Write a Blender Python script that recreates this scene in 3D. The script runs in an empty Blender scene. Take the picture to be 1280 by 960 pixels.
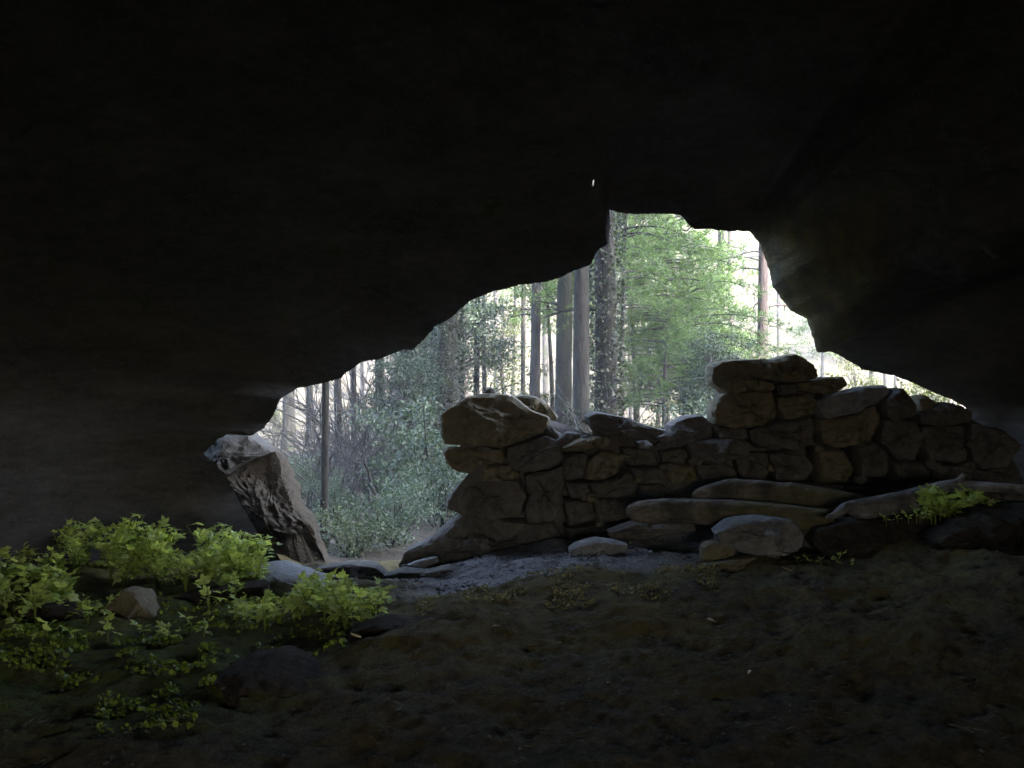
import bpy, math, random
import numpy as np
from mathutils import Vector, Matrix

random.seed(7)
rng = np.random.default_rng(7)
S = bpy.context.scene
COL = S.collection

# ------------------------------------------------------------------ camera, sky, sun, exposure
CZ = 1.2                       # camera height above the cave's datum
F = 1108.5                     # focal length in pixels of the 1280x960 frame
cam_d = bpy.data.cameras.new('camera')
cam = bpy.data.objects.new('camera', cam_d); COL.objects.link(cam)
cam.location = (0, 0, CZ); cam.rotation_euler = (math.radians(90), 0, 0)
cam_d.sensor_width = 36.0; cam_d.lens = 36.0 * F / 1280.0
cam_d.clip_start = 0.05; cam_d.clip_end = 600
S.camera = cam

SUN = Vector((0.55, -0.55, 0.63)).normalized()     # towards the sun: behind the cliff, to the right
W = bpy.data.worlds.new('World'); S.world = W; W.use_nodes = True
wn = W.node_tree.nodes; wl = W.node_tree.links
sky = wn.new('ShaderNodeTexSky'); sky.sky_type = 'NISHITA'; sky.sun_disc = False
sky.sun_elevation = math.asin(SUN.z); sky.sun_rotation = math.atan2(SUN.x, SUN.y)
sky.air_density = .8; sky.dust_density = 4.0; sky.ozone_density = .6
bg = wn['Background']; bg.inputs['Strength'].default_value = 0.15
wl.new(sky.outputs['Color'], bg.inputs['Color'])
sl = bpy.data.lights.new('sun', 'SUN'); sl.energy = 2.0; sl.angle = math.radians(0.5); sl.color = (1, .94, .84)
so = bpy.data.objects.new('sun', sl); COL.objects.link(so); so.location = (20, -20, 30)
so.rotation_euler = SUN.to_track_quat('Z', 'Y').to_euler()
vs = S.view_settings
vs.view_transform = 'Standard'; vs.look = 'None'; vs.gamma = 1.0; vs.use_curve_mapping = False
vs.exposure = 4.8
S.render.engine = 'CYCLES'
cy = S.cycles
cy.max_bounces = 10; cy.diffuse_bounces = 8; cy.glossy_bounces = 2; cy.transmission_bounces = 4
cy.transparent_max_bounces = 4; cy.use_adaptive_sampling = False; cy.use_denoising = True; cy.use_guiding = True; cy.use_surface_guiding = True; cy.use_volume_guiding = False; cy.guiding_training_samples = 64
cy.sample_clamp_indirect = 6.0; cy.caustics_reflective = False; cy.caustics_refractive = False

# ------------------------------------------------------------------ helpers
def P(px, py, d):
    "point of the place that the photograph shows at pixel (px, py), d metres in front of the camera"
    return Vector(((px - 640) / F * d, d, CZ + (480 - py) / F * d))

_perm = np.random.default_rng(3).permutation(256); _perm = np.concatenate([_perm, _perm])
_g = np.random.default_rng(5).normal(size=(256, 3)); _g /= np.linalg.norm(_g, axis=1)[:, None]
def noise(p):
    p = np.asarray(p, float); i = np.floor(p).astype(int); f = p - i; i &= 255
    u = f * f * f * (f * (f * 6 - 15) + 10); r = 0
    for dx in (0, 1):
        for dy in (0, 1):
            for dz in (0, 1):
                h = _perm[_perm[_perm[(i[:, 0] + dx) & 255] + ((i[:, 1] + dy) & 255)] + ((i[:, 2] + dz) & 255)]
                d = f - (dx, dy, dz)
                w = (u[:, 0] if dx else 1 - u[:, 0]) * (u[:, 1] if dy else 1 - u[:, 1]) * (u[:, 2] if dz else 1 - u[:, 2])
                r = r + w * (_g[h] * d).sum(1)
    return r * 1.5
def fbm(p, o=4, gain=.5):
    p = np.asarray(p, float); r = 0; a = 1; s = 0
    for k in range(o):
        r = r + a * noise(p * 2 ** k + 17.3 * k); s += a; a *= gain
    return r / s
def ridged(p, o=3):
    p = np.asarray(p, float); r = 0; a = 1; s = 0
    for k in range(o):
        r = r + a * (1 - 2 * np.abs(noise(p * 2 ** k + 9.1 * k))); s += a; a *= .5
    return r / s
def sstep(a, b, x):
    t = np.clip((np.asarray(x, float) - a) / (b - a), 0, 1); return t * t * (3 - 2 * t)

def mesh_np(name, V, faces, mat, smooth=True, sharp=None):
    V = np.asarray(V, np.float32); me = bpy.data.meshes.new(name)
    if isinstance(faces, np.ndarray):
        n, k = faces.shape
        me.vertices.add(len(V)); me.vertices.foreach_set('co', V.ravel())
        me.loops.add(n * k); me.loops.foreach_set('vertex_index', faces.astype(np.int32).ravel())
        me.polygons.add(n); me.polygons.foreach_set('loop_start', np.arange(0, n * k, k, dtype=np.int32))
        me.polygons.foreach_set('loop_total', np.full(n, k, np.int32))
        me.update(calc_edges=True)
    else:
        me.from_pydata([tuple(v) for v in V], [], faces)
    me.validate()
    if mat: me.materials.append(mat)
    if smooth:
        me.polygons.foreach_set('use_smooth', np.ones(len(me.polygons), bool))
        if sharp: me.set_sharp_from_angle(angle=math.radians(sharp))
    return me
def link(name, data, parent=None, loc=None, rot=None, scale=None):
    o = bpy.data.objects.new(name, data); COL.objects.link(o)
    if parent: o.parent = parent
    if loc is not None: o.location = loc
    if rot is not None: o.rotation_euler = rot
    if scale is not None: o.scale = scale if hasattr(scale, '__len__') else (scale,) * 3
    return o
def tag(o, label=None, cat=None, group=None, kind=None):
    if label: o['label'] = label
    if cat: o['category'] = cat
    if group: o['group'] = group
    if kind: o['kind'] = kind
    return o
def empty(name, loc, label, cat, group=None, rotz=0, scale=1):
    o = bpy.data.objects.new(name, None); COL.objects.link(o); o.empty_display_size = .1
    o.location = loc; o.rotation_euler = (0, 0, rotz); o.scale = (scale,) * 3
    return tag(o, label, cat, group)

class MB:
    "collects vertices and faces"
    def __init__(s): s.V = []; s.Fc = []
    def add(s, V, Fc):
        b = len(s.V); s.V += [tuple(v) for v in V]; s.Fc += [tuple(i + b for i in f) for f in Fc]
    def tube(s, pts, rad, n=8, cap=True, rough=0.0, fr=6.0, seed=0, grain=0.0):
        pts = [Vector(p) for p in pts]; b = len(s.V); m = len(pts)
        ref = Vector((0, 0, 1)) if abs((pts[-1] - pts[0]).normalized().z) < .9 else Vector((1, 0, 0))
        ring = []
        for i, p in enumerate(pts):
            t = (pts[min(i + 1, m - 1)] - pts[max(i - 1, 0)]).normalized()
            u = t.cross(ref).normalized(); v = u.cross(t)
            for k in range(n):
                a = 2 * math.pi * k / n; ring.append(p + (u * math.cos(a) + v * math.sin(a)) * rad[i])
        R = np.array(ring)
        if rough:
            c = np.repeat(np.array([tuple(p) for p in pts]), n, 0); d = R - c
            R = c + d * (1 + rough * fbm(R * fr + seed, 3)[:, None] * 2)
        if grain:        # furrows and ridges running along the wood, with swellings
            aa = np.tile(np.arange(n) * 2 * math.pi / n, m); li = np.repeat(np.arange(m), n)
            c = np.repeat(np.array([tuple(p) for p in pts]), n, 0); d = R - c
            q = np.stack([np.cos(aa) * 3.2, np.sin(aa) * 3.2, li * .13 + seed], 1)
            R = c + d * (1 + grain * ridged(q, 2) + .9 * grain * fbm(q * np.array([.25, .25, 1.1]) + 7, 2))[:, None]
        s.V += [tuple(q) for q in R]
        for i in range(m - 1):
            for k in range(n):
                a = b + i * n + k; a2 = b + i * n + (k + 1) % n
                s.Fc.append((a, a2, a2 + n, a + n))
        if cap:
            s.Fc.append(tuple(b + k for k in range(n))[::-1]); s.Fc.append(tuple(b + (m - 1) * n + k for k in range(n)))
    def mesh(s, name, mat, smooth=True, sharp=None): return mesh_np(name, s.V, s.Fc, mat, smooth, sharp)

# ------------------------------------------------------------------ materials
class NT:
    def __init__(s, name):
        s.m = bpy.data.materials.new(name); s.m.use_nodes = True; s.t = s.m.node_tree; s.n = s.t.nodes
        s.b = s.n['Principled BSDF']; s.out = s.n['Material Output']
        s.co = s.n.new('ShaderNodeTexCoord')
    def lk(s, a, b): s.t.links.new(a, b)
    def noise(s, scale, detail=6, rough=.6, vec=None, stretch=None, dist=0):
        n = s.n.new('ShaderNodeTexNoise'); n.inputs['Scale'].default_value = scale
        n.inputs['Detail'].default_value = detail; n.inputs['Roughness'].default_value = rough
        n.inputs['Distortion'].default_value = dist
        v = vec or s.co.outputs['Object']
        if stretch:
            mp = s.n.new('ShaderNodeMapping'); mp.inputs['Scale'].default_value = stretch
            s.lk(v, mp.inputs['Vector']); v = mp.outputs['Vector']
        s.lk(v, n.inputs['Vector']); return n.outputs['Fac']
    def ramp(s, fac, stops, interp='LINEAR'):
        r = s.n.new('ShaderNodeValToRGB'); e = r.color_ramp.elements; r.color_ramp.interpolation = interp
        while len(e) < len(stops): e.new(.5)
        for k, (p, c) in enumerate(stops):
            e[k].position = p; e[k].color = (*c, 1) if len(c) == 3 else c
        s.lk(fac, r.inputs['Fac']); return r.outputs['Color']
    def mix(s, fac, a, b, mode='MIX'):
        m = s.n.new('ShaderNodeMix'); m.data_type = 'RGBA'; m.blend_type = mode
        for sock, v in ((m.inputs['Factor'], fac), (m.inputs['A'], a), (m.inputs['B'], b)):
            pass
        I = [i for i in m.inputs if i.enabled]
        for sock, v in zip(I, (fac, a, b)):
            if hasattr(v, 'links'): s.lk(v, sock)
            elif isinstance(v, (int, float)): sock.default_value = v
            else: sock.default_value = (*v, 1)
        return [o for o in m.outputs if o.enabled][0]
    def math(s, op, a, b=None, clamp=False):
        m = s.n.new('ShaderNodeMath'); m.operation = op; m.use_clamp = clamp
        for sock, v in zip(m.inputs, (a, b)):
            if v is None: continue
            if hasattr(v, 'links'): s.lk(v, sock)
            else: sock.default_value = v
        return m.outputs[0]
    def bump(s, h, strength=.5, dist=.02, prev=None):
        b = s.n.new('ShaderNodeBump'); b.inputs['Strength'].default_value = strength; b.inputs['Distance'].default_value = dist
        s.lk(h, b.inputs['Height'])
        if prev: s.lk(prev, b.inputs['Normal'])
        return b.outputs['Normal']
    def fin(s, col, nrm=None, rough=.9, spec=.2):
        s.lk(col, s.b.inputs['Base Color'])
        if nrm: s.lk(nrm, s.b.inputs['Normal'])
        s.b.inputs['Roughness'].default_value = rough; s.b.inputs['Specular IOR Level'].default_value = spec
        return s.m

def rock_mat(name, dark, mid, light, moss=None, moss_amt=.5, sc=1.0, bump=.8, stretch=None, spec=.2, stain=None):
    t = NT(name)
    a = t.noise(2.2 * sc, 8, .65, stretch=stretch); b = t.noise(14 * sc, 6, .7, stretch=stretch); f = t.noise(70 * sc, 4, .6)
    c = t.ramp(a, [(.3, dark), (.5, mid), (.72, light)])
    c = t.mix(.45, c, t.ramp(b, [(.3, dark), (.7, light)]))
    c = t.mix(t.ramp(f, [(.58, (0, 0, 0)), (.66, (.55, .55, .55))]), c, light)
    if moss:
        mm = t.math('ADD', t.noise(3.1 * sc, 6, .7), t.math('MULTIPLY', t.noise(22 * sc, 4, .7), .35))
        k = t.ramp(mm, [(.98 - moss_amt * .5, (0, 0, 0)), (1.08 - moss_amt * .5, (1, 1, 1))])
        c = t.mix(k, c, t.mix(t.noise(60, 3), [x * .55 for x in moss], [x * 1.4 for x in moss]))
    if stain:       # algae streaks on one patch of the rock: (x0, x1, z0, z1)
        sep = t.n.new('ShaderNodeSeparateXYZ'); t.lk(t.co.outputs['Object'], sep.inputs[0])
        def band(v, lo, hi):
            e = (hi - lo) * .25
            return t.math('MULTIPLY', t.math('DIVIDE', t.math('SUBTRACT', v, lo), e, True), t.math('DIVIDE', t.math('SUBTRACT', hi, v), e, True))
        k = t.math('MULTIPLY', band(sep.outputs['X'], stain[0], stain[1]), band(sep.outputs['Z'], stain[2], stain[3]))
        k = t.math('MULTIPLY', k, t.ramp(t.noise(9, 5, .7, stretch=(1, 1, .12)), [(.35, (.15, .15, .15)), (.62, (1, 1, 1))]))
        c = t.mix(t.math('MULTIPLY', k, .65), c, (.17, .155, .06))
    n1 = t.bump(b, bump, .035); n2 = t.bump(f, bump, .008, n1)
    return t.fin(c, n2, .92, spec)

M = {}
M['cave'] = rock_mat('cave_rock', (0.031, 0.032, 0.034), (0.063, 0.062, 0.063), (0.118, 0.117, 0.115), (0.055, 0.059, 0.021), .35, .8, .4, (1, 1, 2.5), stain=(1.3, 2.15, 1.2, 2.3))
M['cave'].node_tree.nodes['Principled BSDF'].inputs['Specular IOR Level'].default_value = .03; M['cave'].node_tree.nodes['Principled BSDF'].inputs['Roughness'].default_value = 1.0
M['stone'] = rock_mat('wall_stone', (0.091, 0.077, 0.048), (0.183, 0.156, 0.098), (0.310, 0.274, 0.186), (0.091, 0.086, 0.027), .5, 1.6)
M['stone_dark'] = rock_mat('dark_stone', (0.050, 0.047, 0.042), (0.101, 0.090, 0.077), (0.209, 0.192, 0.167), (0.059, 0.059, 0.025), .3, 1.6)
M['stone_grey'] = rock_mat('grey_limestone', (0.128, 0.128, 0.128), (0.240, 0.240, 0.240), (0.390, 0.390, 0.390), (0.075, 0.083, 0.038), .12, 1.8)
M['stone_moss'] = rock_mat('mossy_stone', (.09, .08, .04), (.16, .145, .06), (.28, .25, .12), (.13, .15, .03), .95, 1.6)
M['stone_grey2'] = rock_mat('dull_limestone', (.09, .088, .084), (.18, .178, .17), (.32, .315, .30), (.10, .10, .05), .12, 1.8)
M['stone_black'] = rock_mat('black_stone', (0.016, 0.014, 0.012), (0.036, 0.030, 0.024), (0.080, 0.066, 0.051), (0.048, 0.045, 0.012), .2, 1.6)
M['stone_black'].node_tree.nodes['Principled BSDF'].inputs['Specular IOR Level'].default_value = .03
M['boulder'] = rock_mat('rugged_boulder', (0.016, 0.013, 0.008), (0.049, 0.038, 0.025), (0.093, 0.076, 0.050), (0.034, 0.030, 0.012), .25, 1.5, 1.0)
M['boulder_lit'] = rock_mat('lit_boulder_top', (0.038, 0.036, 0.031), (0.080, 0.076, 0.066), (0.146, 0.137, 0.118), (0.049, 0.046, 0.024), .15, 1.8, 1.0)  # paler boulder colour, skylight on its top put into the colour
M['cliff'] = M['cave']

def ground_mat():
    t = NT('ground_earth')
    sep = t.n.new('ShaderNodeSeparateXYZ'); t.lk(t.co.outputs['Object'], sep.inputs[0])
    x, y = sep.outputs['X'], sep.outputs['Y']
    a = t.noise(3, 8, .7); b = t.noise(17, 7, .75); f = t.noise(90, 5, .7); w = t.noise(1.1, 4, .6)
    earth = t.mix(t.ramp(b, [(.35, (0, 0, 0)), (.65, (1, 1, 1))]), (.048, .039, .025), (.14, .113, .072))
    moss = t.mix(f, (.085, .070, .025), (.30, .245, .10))
    grit = t.mix(t.ramp(f, [(.4, (0, 0, 0)), (.6, (1, 1, 1))]), (.20, .195, .195), (.50, .49, .49))
    litter = t.mix(t.ramp(t.noise(9, 9, .85), [(.38, (0, 0, 0)), (.62, (1, 1, 1))]), (.022, .020, .016), (.075, .067, .056))
    pale = t.mix(t.ramp(t.noise(.9, 9, .75), [(.36, (0, 0, 0)), (.60, (1, 1, 1))]), (.022, .024, .014), (.075, .065, .052))
    # trodden grey path: across the cave's threshold, y about 4.35 to 6.5
    wob = t.math('MULTIPLY', t.math('SUBTRACT', w, .5), 1.1)
    py = t.math('ADD', y, wob)
    k_path = t.math('MULTIPLY', t.ramp(t.math('MULTIPLY', py, .1), [(.418, (0, 0, 0)), (.440, (1, 1, 1)), (.62, (1, 1, 1)), (.7, (0, 0, 0))]),
                    t.ramp(t.math('ADD', t.math('MULTIPLY', x, .2), .5), [(.37, (0, 0, 0)), (.43, (1, 1, 1)), (.70, (1, 1, 1)), (.80, (0, 0, 0))]))
    k_moss = t.math('MULTIPLY', t.ramp(t.math('ADD', t.math('MULTIPLY', a, .6), t.math('MULTIPLY', b, .4)), [(.42, (0, 0, 0)), (.56, (1, 1, 1))]),
                    t.ramp(t.math('MULTIPLY', y, .1), [(.26, (.25, .25, .25)), (.36, (1, 1, 1)), (.6, (1, 1, 1)), (.7, (0, 0, 0))]))
    c = t.mix(k_moss, earth, moss)
    k_green = t.math('MULTIPLY', t.math('MULTIPLY', t.ramp(t.math('ADD', t.math('MULTIPLY', x, -.25), t.math('MULTIPLY', a, .3)), [(.28, (0, 0, 0)), (.42, (1, 1, 1))]),
                     t.ramp(t.math('MULTIPLY', y, .1), [(.25, (0, 0, 0)), (.29, (1, 1, 1)), (.42, (1, 1, 1)), (.5, (0, 0, 0))])), t.ramp(b, [(.38, (0, 0, 0)), (.56, (.9, .9, .9))]))
    c = t.mix(k_green, c, t.mix(f, (.045, .065, .012), (.14, .19, .04)))
    c = t.mix(k_path, c, grit)
    k_out = t.ramp(t.math('MULTIPLY', y, .01), [(.058, (0, 0, 0)), (.075, (1, 1, 1))])
    c = t.mix(k_out, c, litter)
    k_hill = t.ramp(t.math('ADD', t.math('ADD', t.math('MULTIPLY', y, .01), t.math('MULTIPLY', t.noise(.12, 4), .1)), t.math('MULTIPLY', t.math('MAXIMUM', t.math('SUBTRACT', t.math('MULTIPLY', x, -1.0), 3.0), 0.0), .03, True)), [(.24, (0, 0, 0)), (.31, (1, 1, 1))])
    c = t.mix(k_hill, c, pale)
    n = t.bump(f, 1.0, .02, t.bump(b, 1.0, .06))
    return t.fin(c, n, .95, .15)
M['ground'] = ground_mat()

def bark_mat(name, dark, mid, light, moss=None, moss_amt=.3, stretch=(1, 1, .22), sc=1):
    t = NT(name)
    b = t.noise(16 * sc, 7, .7, stretch=stretch, dist=.6); f = t.noise(55 * sc, 5, .7, stretch=stretch)
    c = t.ramp(b, [(.3, dark), (.5, mid), (.68, light)])
    c = t.mix(t.ramp(t.noise(5, 5, .75, stretch=(1, 1, .35)), [(.40, (.75, .75, .75)), (.58, (0, 0, 0))]), c, [v * .45 for v in dark])
    if moss:
        k = t.ramp(t.noise(1.6, 5, .7), [(.62 - moss_amt * .4, (0, 0, 0)), (.72 - moss_amt * .4, (1, 1, 1))])
        c = t.mix(k, c, t.mix(f, [v * .6 for v in moss], [v * 1.5 for v in moss]))
    return t.fin(c, t.bump(f, .7, .012, t.bump(b, 1.0, .04)), .9, .2)
M['bark_grey'] = bark_mat('grey_bark', (0.025, 0.025, 0.025), (0.056, 0.051, 0.054), (0.087, 0.082, 0.082), (0.033, 0.043, 0.025), .25)
M['bark_red'] = bark_mat('reddish_pine_bark', (0.028, 0.021, 0.023), (0.056, 0.044, 0.046), (0.087, 0.071, 0.071))
M['bark_dark'] = bark_mat('dark_bark', (0.013, 0.013, 0.011), (0.025, 0.025, 0.023), (0.048, 0.046, 0.043), (0.023, 0.031, 0.018), .2)
M['bark_moss'] = bark_mat('mossy_bark', (0.020, 0.021, 0.019), (0.038, 0.039, 0.035), (0.064, 0.065, 0.058), (0.031, 0.037, 0.023), .4)
M['twig'] = bark_mat('dead_twig', (0.041, 0.041, 0.041), (0.066, 0.071, 0.071), (0.096, 0.104, 0.103), sc=2)
M['log_moss'] = bark_mat('mossy_log_bark', (0.113, 0.099, 0.075), (0.228, 0.198, 0.155), (0.394, 0.357, 0.290), (0.124, 0.113, 0.047), .25, (.3, 1, 1), 1.6)
M['log_grey'] = bark_mat('bare_grey_wood', (0.145, 0.138, 0.133), (0.275, 0.268, 0.260), (0.398, 0.390, 0.383), None, 0, (0.180, 0.722, 0.722), 1.8)

def leaf_mat(name, c0, c1, c2, trans=.45, nsc=3.0, tcol=None):
    t = NT(name)
    oi = t.n.new('ShaderNodeObjectInfo')
    v = t.math('ADD', t.math('MULTIPLY', t.noise(nsc, 4, .7), .8), t.math('MULTIPLY', oi.outputs['Random'], .25))
    c = t.ramp(v, [(.32, c0), (.52, c1), (.72, c2)])
    t.fin(c, None, .55, .3)
    tr = t.n.new('ShaderNodeBsdfTranslucent')
    t.lk(t.mix(1.0, c, tcol or (1.25, 1.2, .7), 'MULTIPLY'), tr.inputs['Color'])
    mx = t.n.new('ShaderNodeMixShader'); mx.inputs[0].default_value = trans
    t.lk(t.b.outputs[0], mx.inputs[1]); t.lk(tr.outputs[0], mx.inputs[2]); t.lk(mx.outputs[0], t.out.inputs['Surface'])
    return t.m
M['leaf_plant'] = leaf_mat('bright_plant_leaf', (.33, .42, .10), (.45, .55, .16), (.58, .64, .27), .5)
M['leaf_oak'] = leaf_mat('oak_leaf', (0.032, 0.069, 0.018), (0.060, 0.117, 0.028), (0.098, 0.176, 0.041), .4, 1.5)
M['leaf_blue'] = leaf_mat('blue_green_leaf', (0.025, 0.043, 0.030), (0.041, 0.066, 0.047), (0.069, 0.099, 0.072), .35, 1.5)
M['leaf_pine'] = leaf_mat('pine_needle', (0.037, 0.074, 0.025), (0.066, 0.125, 0.038), (0.101, 0.177, 0.054), .35, 1.2)
M['leaf_bush'] = leaf_mat('bush_leaf', (0.026, 0.040, 0.023), (0.048, 0.067, 0.036), (0.082, 0.101, 0.056), .35, 1.5)
M['leaf_yellow'] = leaf_mat('yellow_green_leaf', (0.034, 0.046, 0.012), (0.055, 0.069, 0.019), (0.077, 0.089, 0.029), .5, 1.5)
M['leaf_ivy'] = leaf_mat('ivy_leaf', (0.010, 0.018, 0.008), (0.016, 0.027, 0.014), (0.027, 0.038, 0.019), .25, 2)
M['leaf_dead'] = leaf_mat('fallen_leaf', (.30, .22, .12), (.42, .33, .20), (.55, .46, .32), .2)
M['moss'] = leaf_mat('moss_sprig', (.10, .14, .02), (.17, .23, .035), (.26, .33, .06), .4)

# ------------------------------------------------------------------ ground height
_cp = [(640, 960, 2.6), (0, 960, 2.5), (1280, 960, 2.5), (320, 960, 2.55), (960, 960, 2.55),
       (640, 830, 3.25), (1000, 830, 3.15), (1250, 800, 3.1), (640, 745, 4.0), (760, 738, 4.0), (560, 752, 3.95), (900, 728, 4.0), (1050, 715, 4.0),
       (700, 705, 4.6), (850, 690, 4.7), (600, 720, 4.7), (1000, 690, 4.5), (1130, 695, 4.1), (1230, 668, 4.4), (1180, 640, 5.1), (900, 668, 5.2),
       (690, 682, 5.3), (560, 712, 5.3), (480, 716, 5.6), (420, 712, 5.8), (470, 738, 4.7), (510, 765, 4.1), (430, 820, 3.5), (530, 800, 3.45),
       (330, 850, 3.2), (200, 880, 3.0), (60, 880, 2.95), (100, 820, 3.4), (250, 790, 3.8), (380, 775, 4.0), (330, 742, 4.6), (180, 745, 4.35), (180, 722, 4.9), (300, 705, 5.4),
       (60, 750, 4.1), (40, 712, 4.8), (380, 705, 6.2), (470, 706, 6.4), (700, 690, 6.5), (1000, 690, 6.5), (1200, 680, 6.5)]
CP = np.array([tuple(P(*c)) for c in _cp])
CP = np.vstack([CP, [(-4, 1, .05), (0, .5, .0), (4, 1, .1), (-4.5, 4, .3), (4.5, 4, .5), (-4.5, 7, .0), (4.5, 7, .1), (0, -1, .0)]])
def _tps(r2): return np.where(r2 > 1e-12, r2 * np.log(r2 + 1e-12), 0)
_n = len(CP); _K = _tps(((CP[:, None, :2] - CP[None, :, :2]) ** 2).sum(2)) + np.eye(_n) * .02
_A = np.zeros((_n + 3, _n + 3)); _A[:_n, :_n] = _K; _A[:_n, _n] = 1; _A[:_n, _n + 1:] = CP[:, :2]; _A[_n:, :_n] = _A[:_n, _n:].T
_w = np.linalg.solve(_A, np.concatenate([CP[:, 2], np.zeros(3)]))
def gh(x, y, fine=True):
    x = np.atleast_1d(np.asarray(x, float)); y = np.atleast_1d(np.asarray(y, float))
    xi = np.clip(x, -4.6, 4.6); yi = np.clip(y, -1, 7)
    r2 = (xi[:, None] - CP[None, :, 0]) ** 2 + (yi[:, None] - CP[None, :, 1]) ** 2
    zin = _tps(r2) @ _w[:_n] + _w[_n] + xi * _w[_n + 1] + yi * _w[_n + 2]
    p = np.stack([x, y, np.zeros_like(x)], 1)
    zout = CZ - 1.42 - .12 * np.exp(-((y - 10) / 3.5) ** 2) + .10 * fbm(p * .35 + 4, 3)
    zout = zout + 19 * sstep(25, 78, y) + 5 * sstep(8, 30, -x) * sstep(6, 20, y) + 4 * sstep(12, 34, x) * sstep(6, 24, y)
    zout = zout + 1.4 * fbm(p * .08 + 8, 3) * sstep(18, 40, y)
    k = sstep(6.0, 7.6, y)
    z = zin * (1 - k) + zout * k
    if fine:
        near = 1 - sstep(12, 30, y)
        z = z + near * (.085 * fbm(p * 2.2, 3) + .022 * ridged(p * 7.3 + 2, 3) + .014 * fbm(p * 19, 3) + .004 * ridged(p * 15 + 5, 2))
    return z
def G(x, y): return Vector((x, y, float(gh(x, y)[0])))
def at(px, d):
    "ground point in column px at distance d"
    return G((px - 640) / F * d, d)

def axis(parts):
    out = []
    for a, b, s in parts: out += list(np.arange(a, b - 1e-6, s))
    return np.array(out + [parts[-1][1]])
gx = axis([(-120, -40, 8), (-40, -12, 2), (-12, -4.2, .4), (-4.2, 4.2, .028), (4.2, 12, .4), (12, 40, 2), (40, 120, 8)])
gy = axis([(-30, -8, 4), (-8, 1.4, .4), (1.4, 6.2, .024), (6.2, 9, .12), (9, 24, .35), (24, 80, 1.6), (80, 300, 20)])
X, Y = np.meshgrid(gx, gy); V = np.stack([X.ravel(), Y.ravel(), gh(X.ravel(), Y.ravel())], 1)
nx, ny = len(gx), len(gy); ii = (np.arange(ny - 1)[:, None] * nx + np.arange(nx - 1)[None]).ravel()
tag(link('ground', mesh_np('ground', V, np.stack([ii, ii + 1, ii + nx + 1, ii + nx], 1), M['ground'])), kind='structure',
    label='dark earth cave floor running out to pale forest slope')

# ------------------------------------------------------------------ cave shell with its mouth
OUT = [(330, 535), (342, 519), (350, 499), (372, 485), (403, 479), (425, 473), (437, 463), (453, 452), (475, 449), (500, 438), (516, 437), (531, 424), (542, 409),
       (562, 399), (575, 387), (591, 374), (612, 366), (650, 356), (684, 352), (700, 347), (713, 340), (738, 331), (747, 313), (760, 305), (762, 296), (762, 284),
       (757, 260), (769, 265), (794, 268), (825, 267), (850, 268), (860, 280), (869, 287), (885, 286), (910, 289), (938, 289), (950, 305), (961, 336), (965, 357), (975, 371),
       (988, 388), (1009, 399), (1016, 421), (1021, 440), (1041, 440), (1057, 449), (1080, 462), (1116, 469), (1142, 479), (1165, 490), (1191, 500), (1207, 509),
       (1206, 520), (1192, 545), (1185, 600), (1180, 730), (1110, 800), (900, 830), (640, 830), (480, 815), (400, 780), (372, 718), (346, 694), (323, 668), (305, 638), (291, 612), (281, 592), (269, 579), (254, 567), (270, 551), (287, 541), (302, 539), (314, 545)]
op = np.array(OUT, float); nxt = np.roll(op, -1, 0); L = np.linalg.norm(nxt - op, axis=1); cum = np.concatenate([[0], np.cumsum(L)])
NT_ = 760
sv = np.linspace(0, cum[-1], NT_, endpoint=False); idx = np.searchsorted(cum, sv, 'right') - 1; fr = (sv - cum[idx]) / L[idx]
opx = op[idx] + (nxt[idx] - op[idx]) * fr[:, None]
j = np.stack([sv * .11, sv * 0, sv * 0], 1)
opx += np.stack([2.6 * fbm(j, 4, .6), 2.6 * fbm(j + 50, 4, .6)], 1)
dl = 5.75 - .35 * sstep(560, 330, opx[:, 1]) * sstep(300, 700, opx[:, 0]) + .12 * fbm(np.stack([sv * .012, sv * 0, sv * 0], 1), 2)
dl = dl - .25 * sstep(420, 300, opx[:, 0])
O = np.stack([(opx[:, 0] - 640) / F * dl, CZ + (480 - opx[:, 1]) / F * dl], 1)
cx, cz = (720 - 640) / F * 5.6, CZ + (480 - 560) / F * 5.6
def gsm(a, w):
    k = np.exp(-.5 * (np.arange(-3 * w, 3 * w + 1) / w) ** 2); k /= k.sum()
    return np.stack([np.convolve(np.concatenate([a[-3 * w:, c], a[:, c], a[:3 * w, c]]), k, 'valid') for c in (0, 1)], 1)
OS = gsm(O, 22)
ang = np.unwrap(np.arctan2(OS[:, 1] - cz, OS[:, 0] - cx)); ang = np.minimum.accumulate(ang)      # never turns back
_k = np.exp(-.5 * (np.arange(-30, 31) / 10) ** 2); _k /= _k.sum(); ang = np.convolve(np.concatenate([ang[-30:] + 2 * math.pi, ang, ang[:30] - 2 * math.pi]), _k, 'valid')
ca, sa = np.cos(ang), np.sin(ang)
w_, up_, dn_ = 4.7, 2.75, 2.0
hh = np.where(sa > 0, up_, dn_); ex = 2.6
rr = 1.0 / ((np.abs(ca) / w_) ** ex + (np.abs(sa) / hh) ** ex) ** (1 / ex)
Rm = np.stack([cx - .3 + ca * rr, cz + sa * rr], 1)
jamb = sstep(925, 960, opx[:, 0]) * sstep(1040, 1010, opx[:, 0]) * sstep(470, 430, opx[:, 1])
rings = []
def disp(p, amp):
    d = .34 * fbm(p * .75, 3) + .10 * ridged(p * np.array([1.6, 1.6, 3.4]) + 3, 3) + .05 * fbm(p * 7.5 + 9, 3)
    return d * amp
rad = np.stack([ca, sa], 1)
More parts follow.
